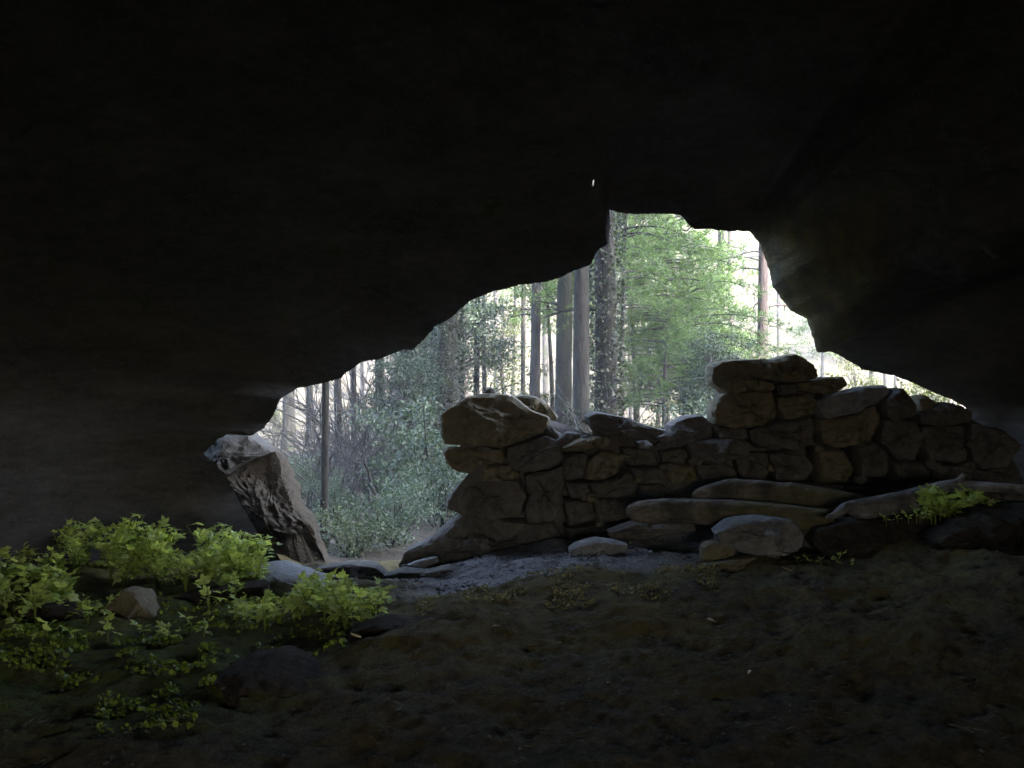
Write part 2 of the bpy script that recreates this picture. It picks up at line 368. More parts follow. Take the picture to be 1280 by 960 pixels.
# outside: the cliff, from far back over the hill down to the lip
for u in [60, 42, 30, 22, 16, 11, 8, 5.5, 3.8, 2.6, 1.7, 1.0, .55, .25, .08]:
    yy = dl + .75 * (1 - math.exp(-u / .35)) - .35 * min(u, 26) - max(0, u - 26) * .12  # unseen height and setback shaped so the cliff shades the near trees
    p = np.stack([O[:, 0] + rad[:, 0] * u, yy, np.maximum(O[:, 1] + rad[:, 1] * np.minimum(u, 26), -2.5)], 1)
    q = disp(p, 2.0 * min(1, u / 2.0)) * min(1, u)
    p[:, 1] += q; p[:, 0] += rad[:, 0] * np.abs(q) * .5; p[:, 2] += rad[:, 1] * np.abs(q) * .5
    rings.append(p)
ts = np.concatenate([np.linspace(0, .12, 10), np.linspace(.14, .6, 44), np.linspace(.62, 1, 20)])
for t in ts:
    e = t ** (.52 + .75 * jamb)
    Ot = O + (OS - O) * float(sstep(.0, .16, t)); p2 = Ot + (Rm - Ot) * e[:, None]
    yy = dl - 3.4 * t ** 1.05
    p = np.stack([p2[:, 0], yy, p2[:, 1]], 1)
    q = disp(p, min(1, t * 4.0)) + .06 * min(1, t * 6)
    p[:, 0] += rad[:, 0] * q; p[:, 2] += rad[:, 1] * q; p[:, 1] -= .45 * q
    rings.append(p)
yl = dl - 3.4
for t in np.linspace(.08, 1, 14):
    yy = yl * (1 - t) + (-9.0) * t
    sc = 1.0 - 1.33 * max(0, t - .5)  # unseen rear opening, added behind the camera to let sky fill in
    p = np.stack([(Rm[:, 0]) * sc, yy, CZ + (Rm[:, 1] - CZ) * sc], 1)
    q = disp(p, 1) + .06
    p[:, 0] += rad[:, 0] * q; p[:, 2] += rad[:, 1] * q
    rings.append(p)
CV = np.concatenate(rings); nr = len(rings)
a = (np.arange(nr - 1)[:, None] * NT_ + np.arange(NT_)[None]); b = (np.arange(nr - 1)[:, None] * NT_ + (np.arange(NT_)[None] + 1) % NT_)
Fq = np.stack([a.ravel(), b.ravel(), (b + NT_).ravel(), (a + NT_).ravel()], 1)
fc = CV[Fq].mean(1); fpx = 640 + F * fc[:, 0] / np.maximum(fc[:, 1], .1); fpy = 480 - F * (fc[:, 2] - CZ) / np.maximum(fc[:, 1], .1)
hd = ((fpx - 744) / 2.2) ** 2 + ((fpy - 231) / 2.6) ** 2
q_in = int(np.argmin(np.where(np.arange(len(hd)) >= 15 * NT_, np.where(fc[:, 1] > 2.5, hd, 1e9), 1e9))); q_out = int(np.argmin(np.where(np.arange(len(hd)) < 14 * NT_, hd, 1e9)))
v4 = Fq[q_in]; c4 = CV[v4].mean(0); n4 = c4 + (CV[v4] - c4) * np.array([.62, .25, .7, .34])[:, None]; m4 = len(CV) + np.arange(4)     # an irregular hole inside one facet
CV = np.vstack([CV, n4]); Fq = np.vstack([np.delete(Fq, [q_in, q_out], 0), [[v4[k], v4[(k + 1) % 4], m4[(k + 1) % 4], m4[k]] for k in range(4)]])
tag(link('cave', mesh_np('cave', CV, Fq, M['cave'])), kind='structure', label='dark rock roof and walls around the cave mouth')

# ------------------------------------------------------------------ rocks traced as outline, given depth and relief
def rock_mesh(name, poly, d, thick, mat, seed=0, lean=0.0, rough=1.0, strata=(1, 1, 1), back=.8, n=None, bulge=.16, facets=9, diag=0.0, side=1.0):
    """a rock whose face has the outline poly (pixels) at distance d; lean = metres the top recedes per metre of height; origin at its foot"""
    pp = np.array(poly, float)
    if ((pp[:, 0] * np.roll(pp[:, 1], -1)) - (np.roll(pp[:, 0], -1) * pp[:, 1])).sum() < 0: pp = pp[::-1]
    nn = np.roll(pp, -1, 0); Ls = np.linalg.norm(nn - pp, axis=1); cu = np.concatenate([[0], np.cumsum(Ls)])
    N = n or int(np.clip(cu[-1] / 3.5, 36, 96))
    s = np.linspace(0, cu[-1], N, endpoint=False); k = np.searchsorted(cu, s, 'right') - 1
    q = pp[k] + (nn[k] - pp[k]) * ((s - cu[k]) / Ls[k])[:, None]
    q = q * .9 + (np.roll(q, 1, 0) + np.roll(q, -1, 0)) * .05
    size = math.sqrt(abs((pp[:, 0] * np.roll(pp[:, 1], -1) - np.roll(pp[:, 0], -1) * pp[:, 1]).sum()) / 2) / F * d
    zref = pp[:, 1].max()
    dd = d + lean * (zref - q[:, 1]) / F * d
    R = np.stack([(q[:, 0] - 640) / F * dd, dd, CZ + (480 - q[:, 1]) / F * dd], 1)
    c = R.mean(0); th = thick
    nf = int(np.clip(size / .032, 8, 24)); uu = np.linspace(0, 1, nf)
    prof = [(.55, 1.0, back * .55), (.0, .85, back * .92), (0, .55, .97), (0, .3, 1.0), (0, .14, .99)] + [(0, .05 - .15 * (1 - (1 - u) ** 2.4), .955 - .875 * u) for u in uu]
    rs = []
    for (_, oy, sc) in prof:
        r = c + (R - c) * sc; r[:, 1] = c[1] + (R[:, 1] - c[1]) * sc + oy * th * (1 if oy > 0 else 1) + (0 if oy > 0 else 0)
        if oy < 0: r[:, 1] = c[1] + (R[:, 1] - c[1]) * sc + oy / .1 * bulge * size
        rs.append(r)
    Vv = np.concatenate(rs); m = len(prof)
    sd = np.array([seed * 3.7, seed * 1.3, seed * 2.1])
    st = np.array(strata)
    amp = min(size, .5)
    Vd = Vv.copy(); cd, sd_ = math.cos(diag), math.sin(diag); Vd[:, 0] = Vv[:, 0] * cd + Vv[:, 2] * sd_; Vd[:, 2] = -Vv[:, 0] * sd_ + Vv[:, 2] * cd
    dsp = rough * amp * (.12 * fbm(Vd * st * 4.5 / max(size / .3, .6) + sd, 2) + .085 * ridged(Vd * st * 8 + sd, 4) + .05 * fbm(Vd * st * 26 + sd, 3))
    ctr = c + np.array([0, .3 * th, 0]); nv = Vv - ctr; nv /= (np.linalg.norm(nv, axis=1)[:, None] + 1e-6)
    kk = np.repeat([1, 1, .5 * side, .4 * side, .55 * side, .8] + [1] * (nf - 1), N)[:, None]
    nv[:, 1] *= 1.4
    kf = np.repeat([0, 0, 0, 0, .1] + [min(1, .4 + 3 * u) for u in uu], N)
    rgk = np.random.default_rng(int(seed) + 900)
    for _ in range(facets):                      # flat fracture faces
        nk = np.array([rgk.normal() * .75, -1.0, rgk.normal() * .75 + .2]); nk /= np.linalg.norm(nk)
        dot = (Vv - c) @ nk; o_ = np.quantile(dot, rgk.uniform(.62, .90))
        Vv = Vv - nk * (np.maximum(0, dot - o_) * .92 * kf)[:, None]
    Vv = Vv + nv * dsp[:, None] * kk
    f1 = c.copy(); f1[1] = Vv[-N:, 1].mean(); b1 = rs[0].mean(0); b1[1] = Vv[:N, 1].mean()
    Vv = np.vstack([Vv, f1, b1]); fi, bi = m * N, m * N + 1
    Fc = []
    for i in range(m - 1):
        for kx in range(N):
            a0 = i * N + kx; a1 = i * N + (kx + 1) % N; Fc.append((a0, a0 + N, a1 + N, a1))
    for kx in range(N):
        Fc.append(((m - 1) * N + kx, fi, (m - 1) * N + (kx + 1) % N)); Fc.append((kx, (kx + 1) % N, bi))
    base = np.array([c[0], c[1] + .3 * th, Vv[:, 2].min()])
    me = mesh_np(name, Vv - base, Fc, mat, True, 32)
    me.flip_normals() if False else None
    return me, Vector(base)
def rock(name, poly, d, thick, mat, label=None, cat='rock', group=None, parent=None, **kw):
    me, base = rock_mesh(name, poly, d, thick, mat, **kw)
    o = link(name, me, parent, base - (parent.location if parent else Vector()))
    if parent:
        if label: o['label'] = label
    else: tag(o, label, cat, group)
    return o

WD = lambda px: 5.32 - (px - 560) / 660 * .32
wall = empty('stone_wall', P(880, 690, 5.4), 'tumbledown dry stone wall of rough blocks half closing the cave mouth', 'wall')
stones = [  # (outline, extra distance, material, label)
 ([(552,517),(573,504),(584,496),(599,493),(612,492),(627,493),(640,495),(649,501),(663,514),(688,523),(687,532),(682,542),(649,554),(627,560),(605,559),(557,556),(552,545),(553,532)], -.04, 'stone', 'large rounded end block crowning the left end'),
 ([(638,496),(655,494),(674,498),(688,508),(699,523),(690,529),(670,526),(650,512)], .22, 'stone', 'slab leaning behind the large end block'),
 ([(605,492),(608,486),(613,484),(618,487),(620,493),(612,496)], .08, 'stone_dark', None),
 ([(550,565),(556,560),(605,562),(629,562),(631,573),(625,580),(597,583),(588,594),(575,592),(557,579)], 0, 'stone', None),
 ([(633,561),(650,556),(684,545),(700,553),(704,560),(703,578),(690,588),(660,592),(634,588)], .02, 'stone_dark', None),
 ([(598,584),(625,582),(632,590),(650,592),(650,600),(600,603),(579,605),(586,596)], .05, 'stone', None),
 ([(577,604),(600,604),(650,601),(659,620),(654,645),(620,651),(579,647),(567,643),(556,638),(557,627),(565,612)], .0, 'stone_dark', None),
 ([(655,596),(690,590),(705,582),(706,600),(702,640),(690,655),(660,655),(657,640),(662,620)], .03, 'stone_dark', None),
 ([(497,713),(500,700),(510,691),(535,680),(560,660),(579,649),(620,653),(690,657),(705,680),(660,695),(610,712),(560,720),(525,718)], -.02, 'stone_dark', 'sloping dark footing rock under the left end'),
 ([(703,561),(720,552),(734,548),(761,547),(766,552),(762,559),(742,563),(716,566),(705,566)], -.05, 'stone', 'flat mossy stone beside the end block'),
 ([(695,552),(709,541),(723,542),(735,548),(720,552),(704,560)], .05, 'stone_dark', None),
 ([(734,521),(744,515),(762,518),(787,524),(809,532),(836,539),(831,547),(819,550),(800,548),(784,546),(762,545),(745,542),(736,531)], .0, 'stone_dark', 'dark slab tilted down to the right on the wall top'),
 ([(797,552),(810,551),(818,557),(810,562),(800,561)], -.04, 'stone_grey', None),
 ([(820,558),(833,548),(842,541),(842,533),(853,527),(864,521),(881,520),(892,530),(897,545),(880,555),(850,560),(830,562)], .03, 'stone_dark', None),
 ([(893,456),(905,450),(927,448),(946,449),(972,450),(989,443),(1002,441),(1014,447),(1025,455),(1028,467),(1030,472),(1005,478),(977,477),(958,473),(939,470),(916,467),(892,467)], -.02, 'stone', 'long flat capstone on the highest part'),
 ([(891,469),(894,468),(918,470),(939,472),(974,479),(974,486),(946,487),(921,491),(910,492),(903,488),(891,478)], .0, 'stone', None),
 ([(910,493),(942,489),(971,489),(975,505),(971,524),(955,533),(919,535),(897,531),(892,516),(897,502)], .0, 'stone', None),
 ([(977,497),(1012,493),(1024,496),(1028,505),(1024,519),(989,525),(980,525),(976,511)], -.01, 'stone', None),
 ([(975,481),(1000,479),(1004,490),(978,495)], .06, 'stone_dark', None),
 ([(1000,479),(1030,472),(1060,470),(1064,481),(1040,495),(1015,491),(1003,490)], .12, 'stone', None),
 ([(1026,503),(1044,494),(1090,484),(1118,481),(1124,487),(1104,504),(1065,518),(1030,524),(1024,512)], -.03, 'stone_grey', 'pale flat slab sloping on top near the cave roof'),
 ([(1107,505),(1122,491),(1134,484),(1143,493),(1152,507),(1151,521),(1122,529),(1111,522)], .02, 'stone_dark', 'pointed dark stone standing up at the right end'),
 ([(1150,498),(1161,494),(1183,507),(1169,516),(1154,515)], .15, 'stone', None),
 ([(1156,517),(1170,514),(1194,504),(1212,507),(1224,515),(1222,531),(1176,533),(1156,530)], .05, 'stone_dark', None),
 ([(703,568),(734,566),(738,575),(732,598),(710,601),(703,590)], .03, 'stone_dark', None),
 ([(736,577),(750,566),(770,565),(782,577),(776,593),(755,602),(734,599)], -.02, 'stone', None),
 ([(776,562),(795,560),(822,562),(825,580),(788,583),(780,572)], .02, 'stone_dark', None),
 ([(826,564),(850,562),(864,560),(868,577),(829,582)], .0, 'stone_dark', None),
 ([(864,558),(895,552),(936,551),(944,572),(900,579),(869,578)], -.04, 'stone_dark', None),
 ([(894,535),(938,538),(941,549),(900,552)], .04, 'stone_dark', None),
 ([(940,541),(975,527),(1020,524),(1027,535),(1022,555),(1000,562),(955,563),(942,552)], -.02, 'stone_dark', None),
 ([(1028,527),(1070,518),(1106,507),(1110,525),(1097,550),(1050,561),(1030,556)], -.01, 'stone', None),
 ([(1112,526),(1150,524),(1163,545),(1150,575),(1120,572),(1103,552)], .0, 'stone_dark', None),
 ([(1158,533),(1222,533),(1232,560),(1215,582),(1165,578),(1156,550)], .02, 'stone_dark', None),
 ([(706,603),(734,602),(738,622),(712,626)], .0, 'stone_dark', None), ([(738,604),(775,597),(786,586),(800,600),(795,622),(742,625)], .03, 'stone_dark', None),
 ([(790,584),(830,583),(834,604),(804,606)], -.02, 'stone_dark', None), ([(834,583),(868,580),(872,602),(838,605)], .02, 'stone', None),
 ([(872,581),(905,580),(925,590),(920,605),(876,603)], .0, 'stone_dark', None), ([(922,573),(945,566),(960,566),(967,585),(962,600),(930,597)], .02, 'stone_dark', None),
 ([(966,566),(1010,564),(1021,584),(1010,604),(970,602)], -.02, 'stone_dark', None), ([(1024,562),(1060,561),(1072,585),(1060,606),(1027,604)], .01, 'stone', None),
 ([(1075,557),(1103,554),(1120,576),(1110,600),(1078,600)], .03, 'stone_dark', None), ([(1122,576),(1165,579),(1170,600),(1124,602)], .0, 'stone_dark', None),
 ([(1170,583),(1215,584),(1222,604),(1175,604)], .0, 'stone_dark', None),
 ([(1224,530),(1262,538),(1285,560),(1270,590),(1228,584),(1222,556)], .0, 'stone_dark', None), ([(1218,588),(1270,592),(1300,610),(1290,640),(1224,622)], .02, 'stone_dark', None), ([(1178,608),(1222,606),(1230,640),(1180,642)], .0, 'stone_dark', None),
 ([(704,629),(740,628),(745,655),(710,662)], .0, 'stone_dark', None), ([(745,627),(795,624),(800,650),(750,656)], .0, 'stone_dark', None),
 ([(800,608),(870,607),(875,640),(806,645)], .02, 'stone_dark', None), ([(875,607),(960,605),(965,640),(880,642)], .0, 'stone_dark', None),
 ([(965,606),(1060,608),(1065,640),(970,642)], .0, 'stone_dark', None), ([(1065,608),(1170,605),(1175,640),(1070,640)], .02, 'stone_dark', None),
 ([(705,664),(750,658),(800,652),(805,672),(712,684)], .02, 'stone_dark', None), ([(805,648),(900,645),(905,668),(810,672)], .02, 'stone_dark', None),
]
for k, (poly, dd, mt, lab) in enumerate(stones):
    px = sum(p[0] for p in poly) / len(poly)
    r = random.Random(k)
    pc = np.mean(poly, 0); poly = [tuple(pc + (np.array(q) - pc) * (.985 if k > 1 else 1) + ((r.uniform(-2.5, 2.5), r.uniform(-2.5, 2.5)) if k > 23 else (0, 0))) for q in poly]
    rock('stone', poly, WD(px) + dd + r.uniform(-.03, .03), .42 + r.uniform(-.06, .1), M[mt], lab, parent=wall, seed=k, rough=.75 if k == 0 else 1.25, strata=(1, 1, 1.9), facets=5 if k == 0 else 12, bulge=.12)
rc = random.Random(77)
for k in range(34):          # small wedging stones in the joints
    pl = stones[rc.randrange(3, len(stones))][0]; x, y = rc.choice(pl)
    if x < 592 or y < 545 or x > 1230: continue
    a0 = rc.uniform(0, 6); rad_ = rc.uniform(5, 10); n_ = rc.randint(5, 7)
    pp_ = [(x + rad_ * rc.uniform(.7, 1.25) * math.cos(a0 + q * 6.283 / n_) * 1.25, y + rad_ * rc.uniform(.6, 1.1) * math.sin(a0 + q * 6.283 / n_) * .8) for q in range(n_)]
    rock('wedge_stone', pp_, WD(x) + rc.uniform(-.03, .03), .15, M[rc.choice(['stone', 'stone_dark'])], parent=wall, seed=500 + k, rough=1.2, facets=6)
core = [(572,640),(570,612),(590,590),(575,572),(575,520),(600,505),(640,508),(680,530),(700,556),(740,555),(745,528),(810,545),(835,553),(885,535),(902,512),(905,470),(925,456),(1005,452),(1018,480),(1050,485),(1060,500),(1110,495),(1150,515),(1205,515),(1260,545),(1290,600),(1280,650),(1150,690),(700,700),(540,715),(560,680),(585,652)]
rock('rubble_core', core, 5.27, .3, M['stone_dark'], parent=wall, seed=99, rough=.25, bulge=.01, n=140)

# leaning boulder, and its top as a separate piece coloured paler as if lit
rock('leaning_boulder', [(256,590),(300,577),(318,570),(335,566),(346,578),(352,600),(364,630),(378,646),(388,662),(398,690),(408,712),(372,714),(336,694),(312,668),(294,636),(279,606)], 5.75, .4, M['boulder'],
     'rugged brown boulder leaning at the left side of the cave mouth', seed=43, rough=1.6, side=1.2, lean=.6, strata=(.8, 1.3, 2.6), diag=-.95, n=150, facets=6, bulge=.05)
rock('boulder_lit_top', [(240,572),(252,552),(268,540),(287,536),(300,538),(311,547),(326,560),(334,566),(316,572),(298,580),(270,600),(252,590)], 5.95, .5, M['boulder_lit'],
     'pale lit top of the leaning boulder', seed=42, lean=.8, n=90, rough=1.6)

# loose rocks on the floor
RK = [
 ('flat_rock', [(712,690),(722,683),(745,678),(765,679),(788,684),(785,691),(760,697),(735,701),(715,701)], 4.62, .26, 'stone_grey', 'flat grey rock lying alone on the gritty path', {}),
 ('ledge_rock', [(762,668),(800,656),(835,650),(868,655),(872,664),(830,669),(790,676),(765,676)], 4.75, .3, 'stone_dark', 'layered rock ledge below the left end of the lower log', dict(strata=(.6, .6, 4))),
 ('boulder', [(899,670),(914,659),(930,654),(965,651),(994,654),(1006,663),(1010,678),(1003,691),(960,694),(925,691),(906,683)], 4.22, .36, 'stone_grey2', 'grey boulder with a pale top lying in front of the logs', dict(rough=1.5, lean=.35, strata=(.8, .8, 2))),
 ('block_rock', [(880,686),(888,680),(912,679),(922,686),(918,698),(890,708),(878,705)], 4.3, .18, 'stone', 'small angular block at the left foot of the grey boulder', {}),
 ('edge_stone', [(868,713),(905,705),(945,698),(978,696),(980,704),(940,711),(900,720),(870,721)], 4.18, .18, 'stone', 'long thin stone edging the earth below the grey boulder', {}),
 ('upright_rock', [(1003,645),(1022,643),(1037,650),(1036,668),(1024,684),(1008,684)], 4.45, .2, 'stone_dark', 'dark upright rock wedged under the broken branch end', {}),
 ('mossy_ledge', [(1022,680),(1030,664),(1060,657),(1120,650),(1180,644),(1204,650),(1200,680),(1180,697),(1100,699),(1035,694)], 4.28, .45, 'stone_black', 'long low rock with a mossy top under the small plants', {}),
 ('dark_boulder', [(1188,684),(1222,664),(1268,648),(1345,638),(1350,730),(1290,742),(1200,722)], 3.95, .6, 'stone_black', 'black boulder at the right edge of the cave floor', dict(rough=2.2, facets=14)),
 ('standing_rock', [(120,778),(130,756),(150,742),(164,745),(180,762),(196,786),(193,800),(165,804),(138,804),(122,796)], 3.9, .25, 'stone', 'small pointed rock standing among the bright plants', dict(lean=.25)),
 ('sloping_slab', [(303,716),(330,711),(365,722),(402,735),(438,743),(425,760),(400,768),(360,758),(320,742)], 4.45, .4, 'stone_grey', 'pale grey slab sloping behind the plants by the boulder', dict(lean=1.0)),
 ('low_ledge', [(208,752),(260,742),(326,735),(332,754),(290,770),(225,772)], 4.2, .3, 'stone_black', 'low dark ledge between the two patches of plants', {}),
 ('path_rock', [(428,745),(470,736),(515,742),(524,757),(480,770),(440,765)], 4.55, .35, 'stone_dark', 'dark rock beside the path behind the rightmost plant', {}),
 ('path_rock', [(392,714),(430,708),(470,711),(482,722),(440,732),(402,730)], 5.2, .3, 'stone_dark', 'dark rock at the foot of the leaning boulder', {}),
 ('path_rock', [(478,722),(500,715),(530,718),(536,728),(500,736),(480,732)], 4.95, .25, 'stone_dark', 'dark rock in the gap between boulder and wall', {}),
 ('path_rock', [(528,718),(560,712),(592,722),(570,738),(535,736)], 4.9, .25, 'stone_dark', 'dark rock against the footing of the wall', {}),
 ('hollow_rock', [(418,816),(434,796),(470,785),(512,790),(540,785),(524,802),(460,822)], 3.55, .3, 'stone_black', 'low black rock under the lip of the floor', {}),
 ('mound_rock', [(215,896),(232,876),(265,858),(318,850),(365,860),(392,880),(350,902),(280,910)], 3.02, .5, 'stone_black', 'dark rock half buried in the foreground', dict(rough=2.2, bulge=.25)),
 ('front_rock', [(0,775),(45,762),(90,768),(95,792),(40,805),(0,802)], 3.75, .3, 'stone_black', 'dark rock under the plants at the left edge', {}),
 ('path_chip', [(497,712),(520,703),(545,697),(548,703),(520,714),(500,718)], 5.15, .1, 'stone_grey', 'pale splinter of rock lying at the cave threshold', {}),
]
for k, (nm, poly, d, th, mt, lab, kw) in enumerate(RK):
    rock(nm, poly, d, th, M[mt], lab, seed=200 + k, **kw)

# ------------------------------------------------------------------ logs
def path_pts(pts, m):
    "smooth path through (px, py, d, r_px)"
    A = np.array(pts, float); t = np.linspace(0, len(A) - 1, m); out = []; rad = []
    for tt in t:
        i = min(int(tt), len(A) - 2); f = tt - i
        p0, p1, p2, p3 = A[max(i - 1, 0)], A[i], A[i + 1], A[min(i + 2, len(A) - 1)]
        q = .5 * ((2 * p1) + (-p0 + p2) * f + (2 * p0 - 5 * p1 + 4 * p2 - p3) * f * f + (-p0 + 3 * p1 - 3 * p2 + p3) * f ** 3)
        out.append(P(q[0], q[1], q[2])); rad.append(max(q[3], .5) / F * q[2])
    return out, rad
def log_part(name, pts, mat, parent, m=70, n=36, rough=.05, seed=0):
    pt, rd = path_pts(pts, m); b = MB(); base = parent.location
    b.tube([p - base for p in pt], rd, n, True, rough, 9, seed, .075)
    return link(name, b.mesh(name, mat, True, 55), parent)
lg = empty('fallen_log', P(900, 660, 4.75), 'thick straight log lying lowest against the wall', 'log')
log_part('trunk', [(783,641,4.72,3),(788,640,4.72,9),(800,640,4.71,13),(830,639,4.69,15),(880,640,4.62,15),(960,645,4.55,15.5),(1026,652,4.48,15),(1034,653,4.47,12),(1038,653,4.47,4)], M['log_moss'], lg, seed=1)
log_part('branch_stub', [(905,630,4.8,6),(915,622,4.75,5),(921,618,4.73,2)], M['log_moss'], lg, 6, 8)
lg = empty('mossy_log', P(960, 640, 4.9), 'moss browned log with a swollen left end lying behind the lowest log', 'log')
log_part('trunk', [(866,620,4.8,3),(872,619,4.8,7),(890,616,4.8,11),(918,613,4.78,13.5),(960,616,4.76,14),(1010,621,4.72,14),(1062,628,4.66,12),(1085,632,4.64,10)], M['log_moss'], lg, seed=5)
log_part('knot', [(985,612,4.8,6),(988,607,4.78,5),(990,604,4.77,2)], M['log_moss'], lg, 6, 8)
lg = empty('grey_branch', P(1120, 650, 4.6), 'bare pale grey branch running to the right edge of the cave', 'branch')
log_part('trunk', [(1044,643,4.35,4),(1058,635,4.38,7),(1078,636,4.40,13),(1110,633,4.42,15),(1150,623,4.42,14),(1185,611,4.40,11),(1205,608,4.38,8),(1240,609,4.30,6),(1300,613,4.20,5),(1340,616,4.10,4)], M['log_grey'], lg, 80, 32, .06, 9)
log_part('broken_end', [(1060,634,4.36,7),(1050,641,4.32,5),(1040,645,4.30,4),(1033,647,4.28,1.5)], M['log_grey'], lg, 10, 8, .15)
log_part('fork', [(1192,606,4.40,5),(1200,600,4.38,4),(1205,592,4.37,2)], M['log_grey'], lg, 8, 8)

# ------------------------------------------------------------------ leaves
def leaf_cards(C, size, rg, up=.3, w=.55, N=None, n_out=None, droop=0.0, fold=.15):
    "small pointed leaves (4 corners each) at the points C"
    n = len(C); d = rg.normal(size=(n, 3)); d[:, 2] -= droop
    if n_out is not None: d = d * .7 + n_out
    d /= np.linalg.norm(d, axis=1)[:, None]
    u = rg.normal(size=(n, 3)); u[:, 2] += up; sdv = np.cross(d, u); sdv /= np.linalg.norm(sdv, axis=1)[:, None] + 1e-9
    nn = np.cross(sdv, d)
    s = size * rg.uniform(.6, 1.3, n)[:, None]
    a = C - d * s * .5; b = C + sdv * s * w * .5 + nn * s * fold * .5; c = C + d * s * .5; e = C - sdv * s * w * .5 + nn * s * fold * .5
    V = np.stack([a, b, c, e], 1).reshape(-1, 3)
    return V, np.arange(n * 4).reshape(n, 4)

def leaflet(L, Wd, bend):
    "one pointed leaf blade along +x, 8 triangles"
    xs = [0, .3, .62, 1]; ws = [.0, .5, .42, 0]; V = []; Fc = []
    for x, w in zip(xs, ws):
        z = -bend * L * x * x
        V += [(x * L, w * Wd, z + .12 * w * Wd * 2), (x * L, 0, z), (x * L, -w * Wd, z + .12 * w * Wd * 2)]
    for i in range(3):
        for k in (0, 1):
            a = i * 3 + k; Fc.append((a, a + 3, a + 4, a + 1))
    return V, Fc
def compound_leaf(name, nl, L, seed):
    "a leaf of nl pointed leaflets on a thin stalk"
    r = random.Random(seed); b = MB()
    b.tube([(0, 0, 0), (L * .5, 0, L * .05), (L, 0, 0)], [L * .012, L * .01, L * .006], 3, False)
    spots = [(1.0, 0)] + [(x, s) for x in ([.62, .95] if nl > 3 else [.85])[:max(1, (nl - 1) // 2)] for s in (-1, 1)]
    for x, s in spots:
        V, Fc = leaflet(L * r.uniform(.55, .7) * (1.1 if s == 0 else .9), L * .29, r.uniform(-.15, .4))
        M4 = Matrix.Translation((x * L * .75, 0, L * .03)) @ Matrix.Rotation(s * r.uniform(.75, 1.05), 4, 'Z') @ Matrix.Rotation(r.uniform(-.3, .3), 4, 'X')
        b.add([M4 @ Vector(v) for v in V], Fc)
    return b.mesh(name, M['leaf_plant'])
LEAF = [compound_leaf('leaf', n, L, s) for n, L, s in ((5, .055, 1), (5, .066, 2), (3, .058, 3), (5, .047, 4), (3, .042, 5))]
def plant_proto(h, seed, nleaf, kinds=(0, 1, 2, 3, 4)):
    r = random.Random(seed); b = MB(); spec = []
    ns = max(1, nleaf // 5)
    for s in range(ns):
        az = r.uniform(0, 6.28); ln = h * r.uniform(.7, 1.05); tilt = r.uniform(.05, .5)
        p = [Vector((0, 0, -.02))]
        for i in range(1, 5):
            t = i / 4; p.append(Vector((math.cos(az) * ln * tilt * t * t, math.sin(az) * ln * tilt * t * t, ln * t * (1 - .15 * tilt * t))))
        b.tube(p, [.0035, .003, .0026, .002, .0012], 5)
        for q in range(nleaf // ns):
            t = .35 + .65 * (q + 1) / (nleaf // ns); i = min(int(t * 4), 3); f = t * 4 - i; c = p[i].lerp(p[i + 1], f)
            spec.append((r.choice(kinds), c, (r.uniform(-.5, .5), r.uniform(-1.0, .45), az + q * 2.4 + r.uniform(-.4, .4)), r.uniform(.75, 1.2)))
    return b.mesh('stem', M['moss']), spec
PP = [plant_proto(.18, 1, 26), plant_proto(.14, 2, 18), plant_proto(.23, 3, 26), plant_proto(.09, 4, 6, (3, 4)), plant_proto(.11, 5, 17)]
def plant(pos, kind, sc, label, group=None, rot=None, name='leafy_plant'):
    st, spec = PP[kind]
    o = empty(name, pos, label, 'plant', group, random.uniform(0, 6.28) if rot is None else rot, sc)
    link('stem', st, o)
    for (li, c, e, s) in spec: link('leaf', LEAF[li], o, c, e, s)
    return o
rp = random.Random(11)
gA = 'bright plants heaped along the left of the cave'
for k in range(62):       # the dense heap under the left wall
    px = rp.choice([rp.uniform(75, 330), rp.uniform(120, 215), rp.uniform(250, 330)]); d = rp.uniform(4.35, 5.15)
    plant(at(px, d), rp.choice([0, 2, 2, 4]), rp.uniform(.7, 1.3), 'bright green plant in the dense heap below the dark left wall', gA)
for k in range(26):       # thinner growth at the left edge
    px = rp.uniform(-15, 100); d = rp.uniform(3.7, 4.7)
    plant(at(px, d), rp.choice([1, 3, 4]), rp.uniform(.8, 1.1), 'low green plant in the thin growth at the left edge', gA)
for px, d, k, s in ((135, 3.6, 3, 1), (95, 3.5, 3, 1), (60, 3.45, 3, 1.1), (20, 3.5, 3, 1), (110, 3.75, 1, .9), (130, 3.85, 3, 1), (215, 3.55, 3, .9), (240, 3.7, 3, .9), (180, 3.75, 3, .8), (205, 3.62, 3, .8), (255, 3.6, 3, .8)):
    plant(at(px, d), k, s, 'small low green sprout on the dark earth in front of the heap of plants', gA)
for k in range(28):       # front clump before the pale slab
    px = rp.uniform(285, 478); d = rp.uniform(3.7, 4.2)
    plant(at(px, d), rp.choice([0, 1, 4]), rp.uniform(.7, .95), 'green plant in the clump before the pale sloping slab', gA)
plant(at(300, 4.75), 2, 1.0, 'tallest green plant, rising in front of the leaning boulder foot')
plant(at(472, 4.1), 1, .9, 'lone green plant at the right end of the patch, by the path')
plant(at(445, 4.05), 4, .9, 'green plant second from the right end of the patch')
plant(at(395, 4.4), 1, 1.0, 'broad leaved plant rising in front of the pale sloping slab')
plant(at(262, 4.05), 3, 1.4, 'spindly seedling standing before the low dark ledge')
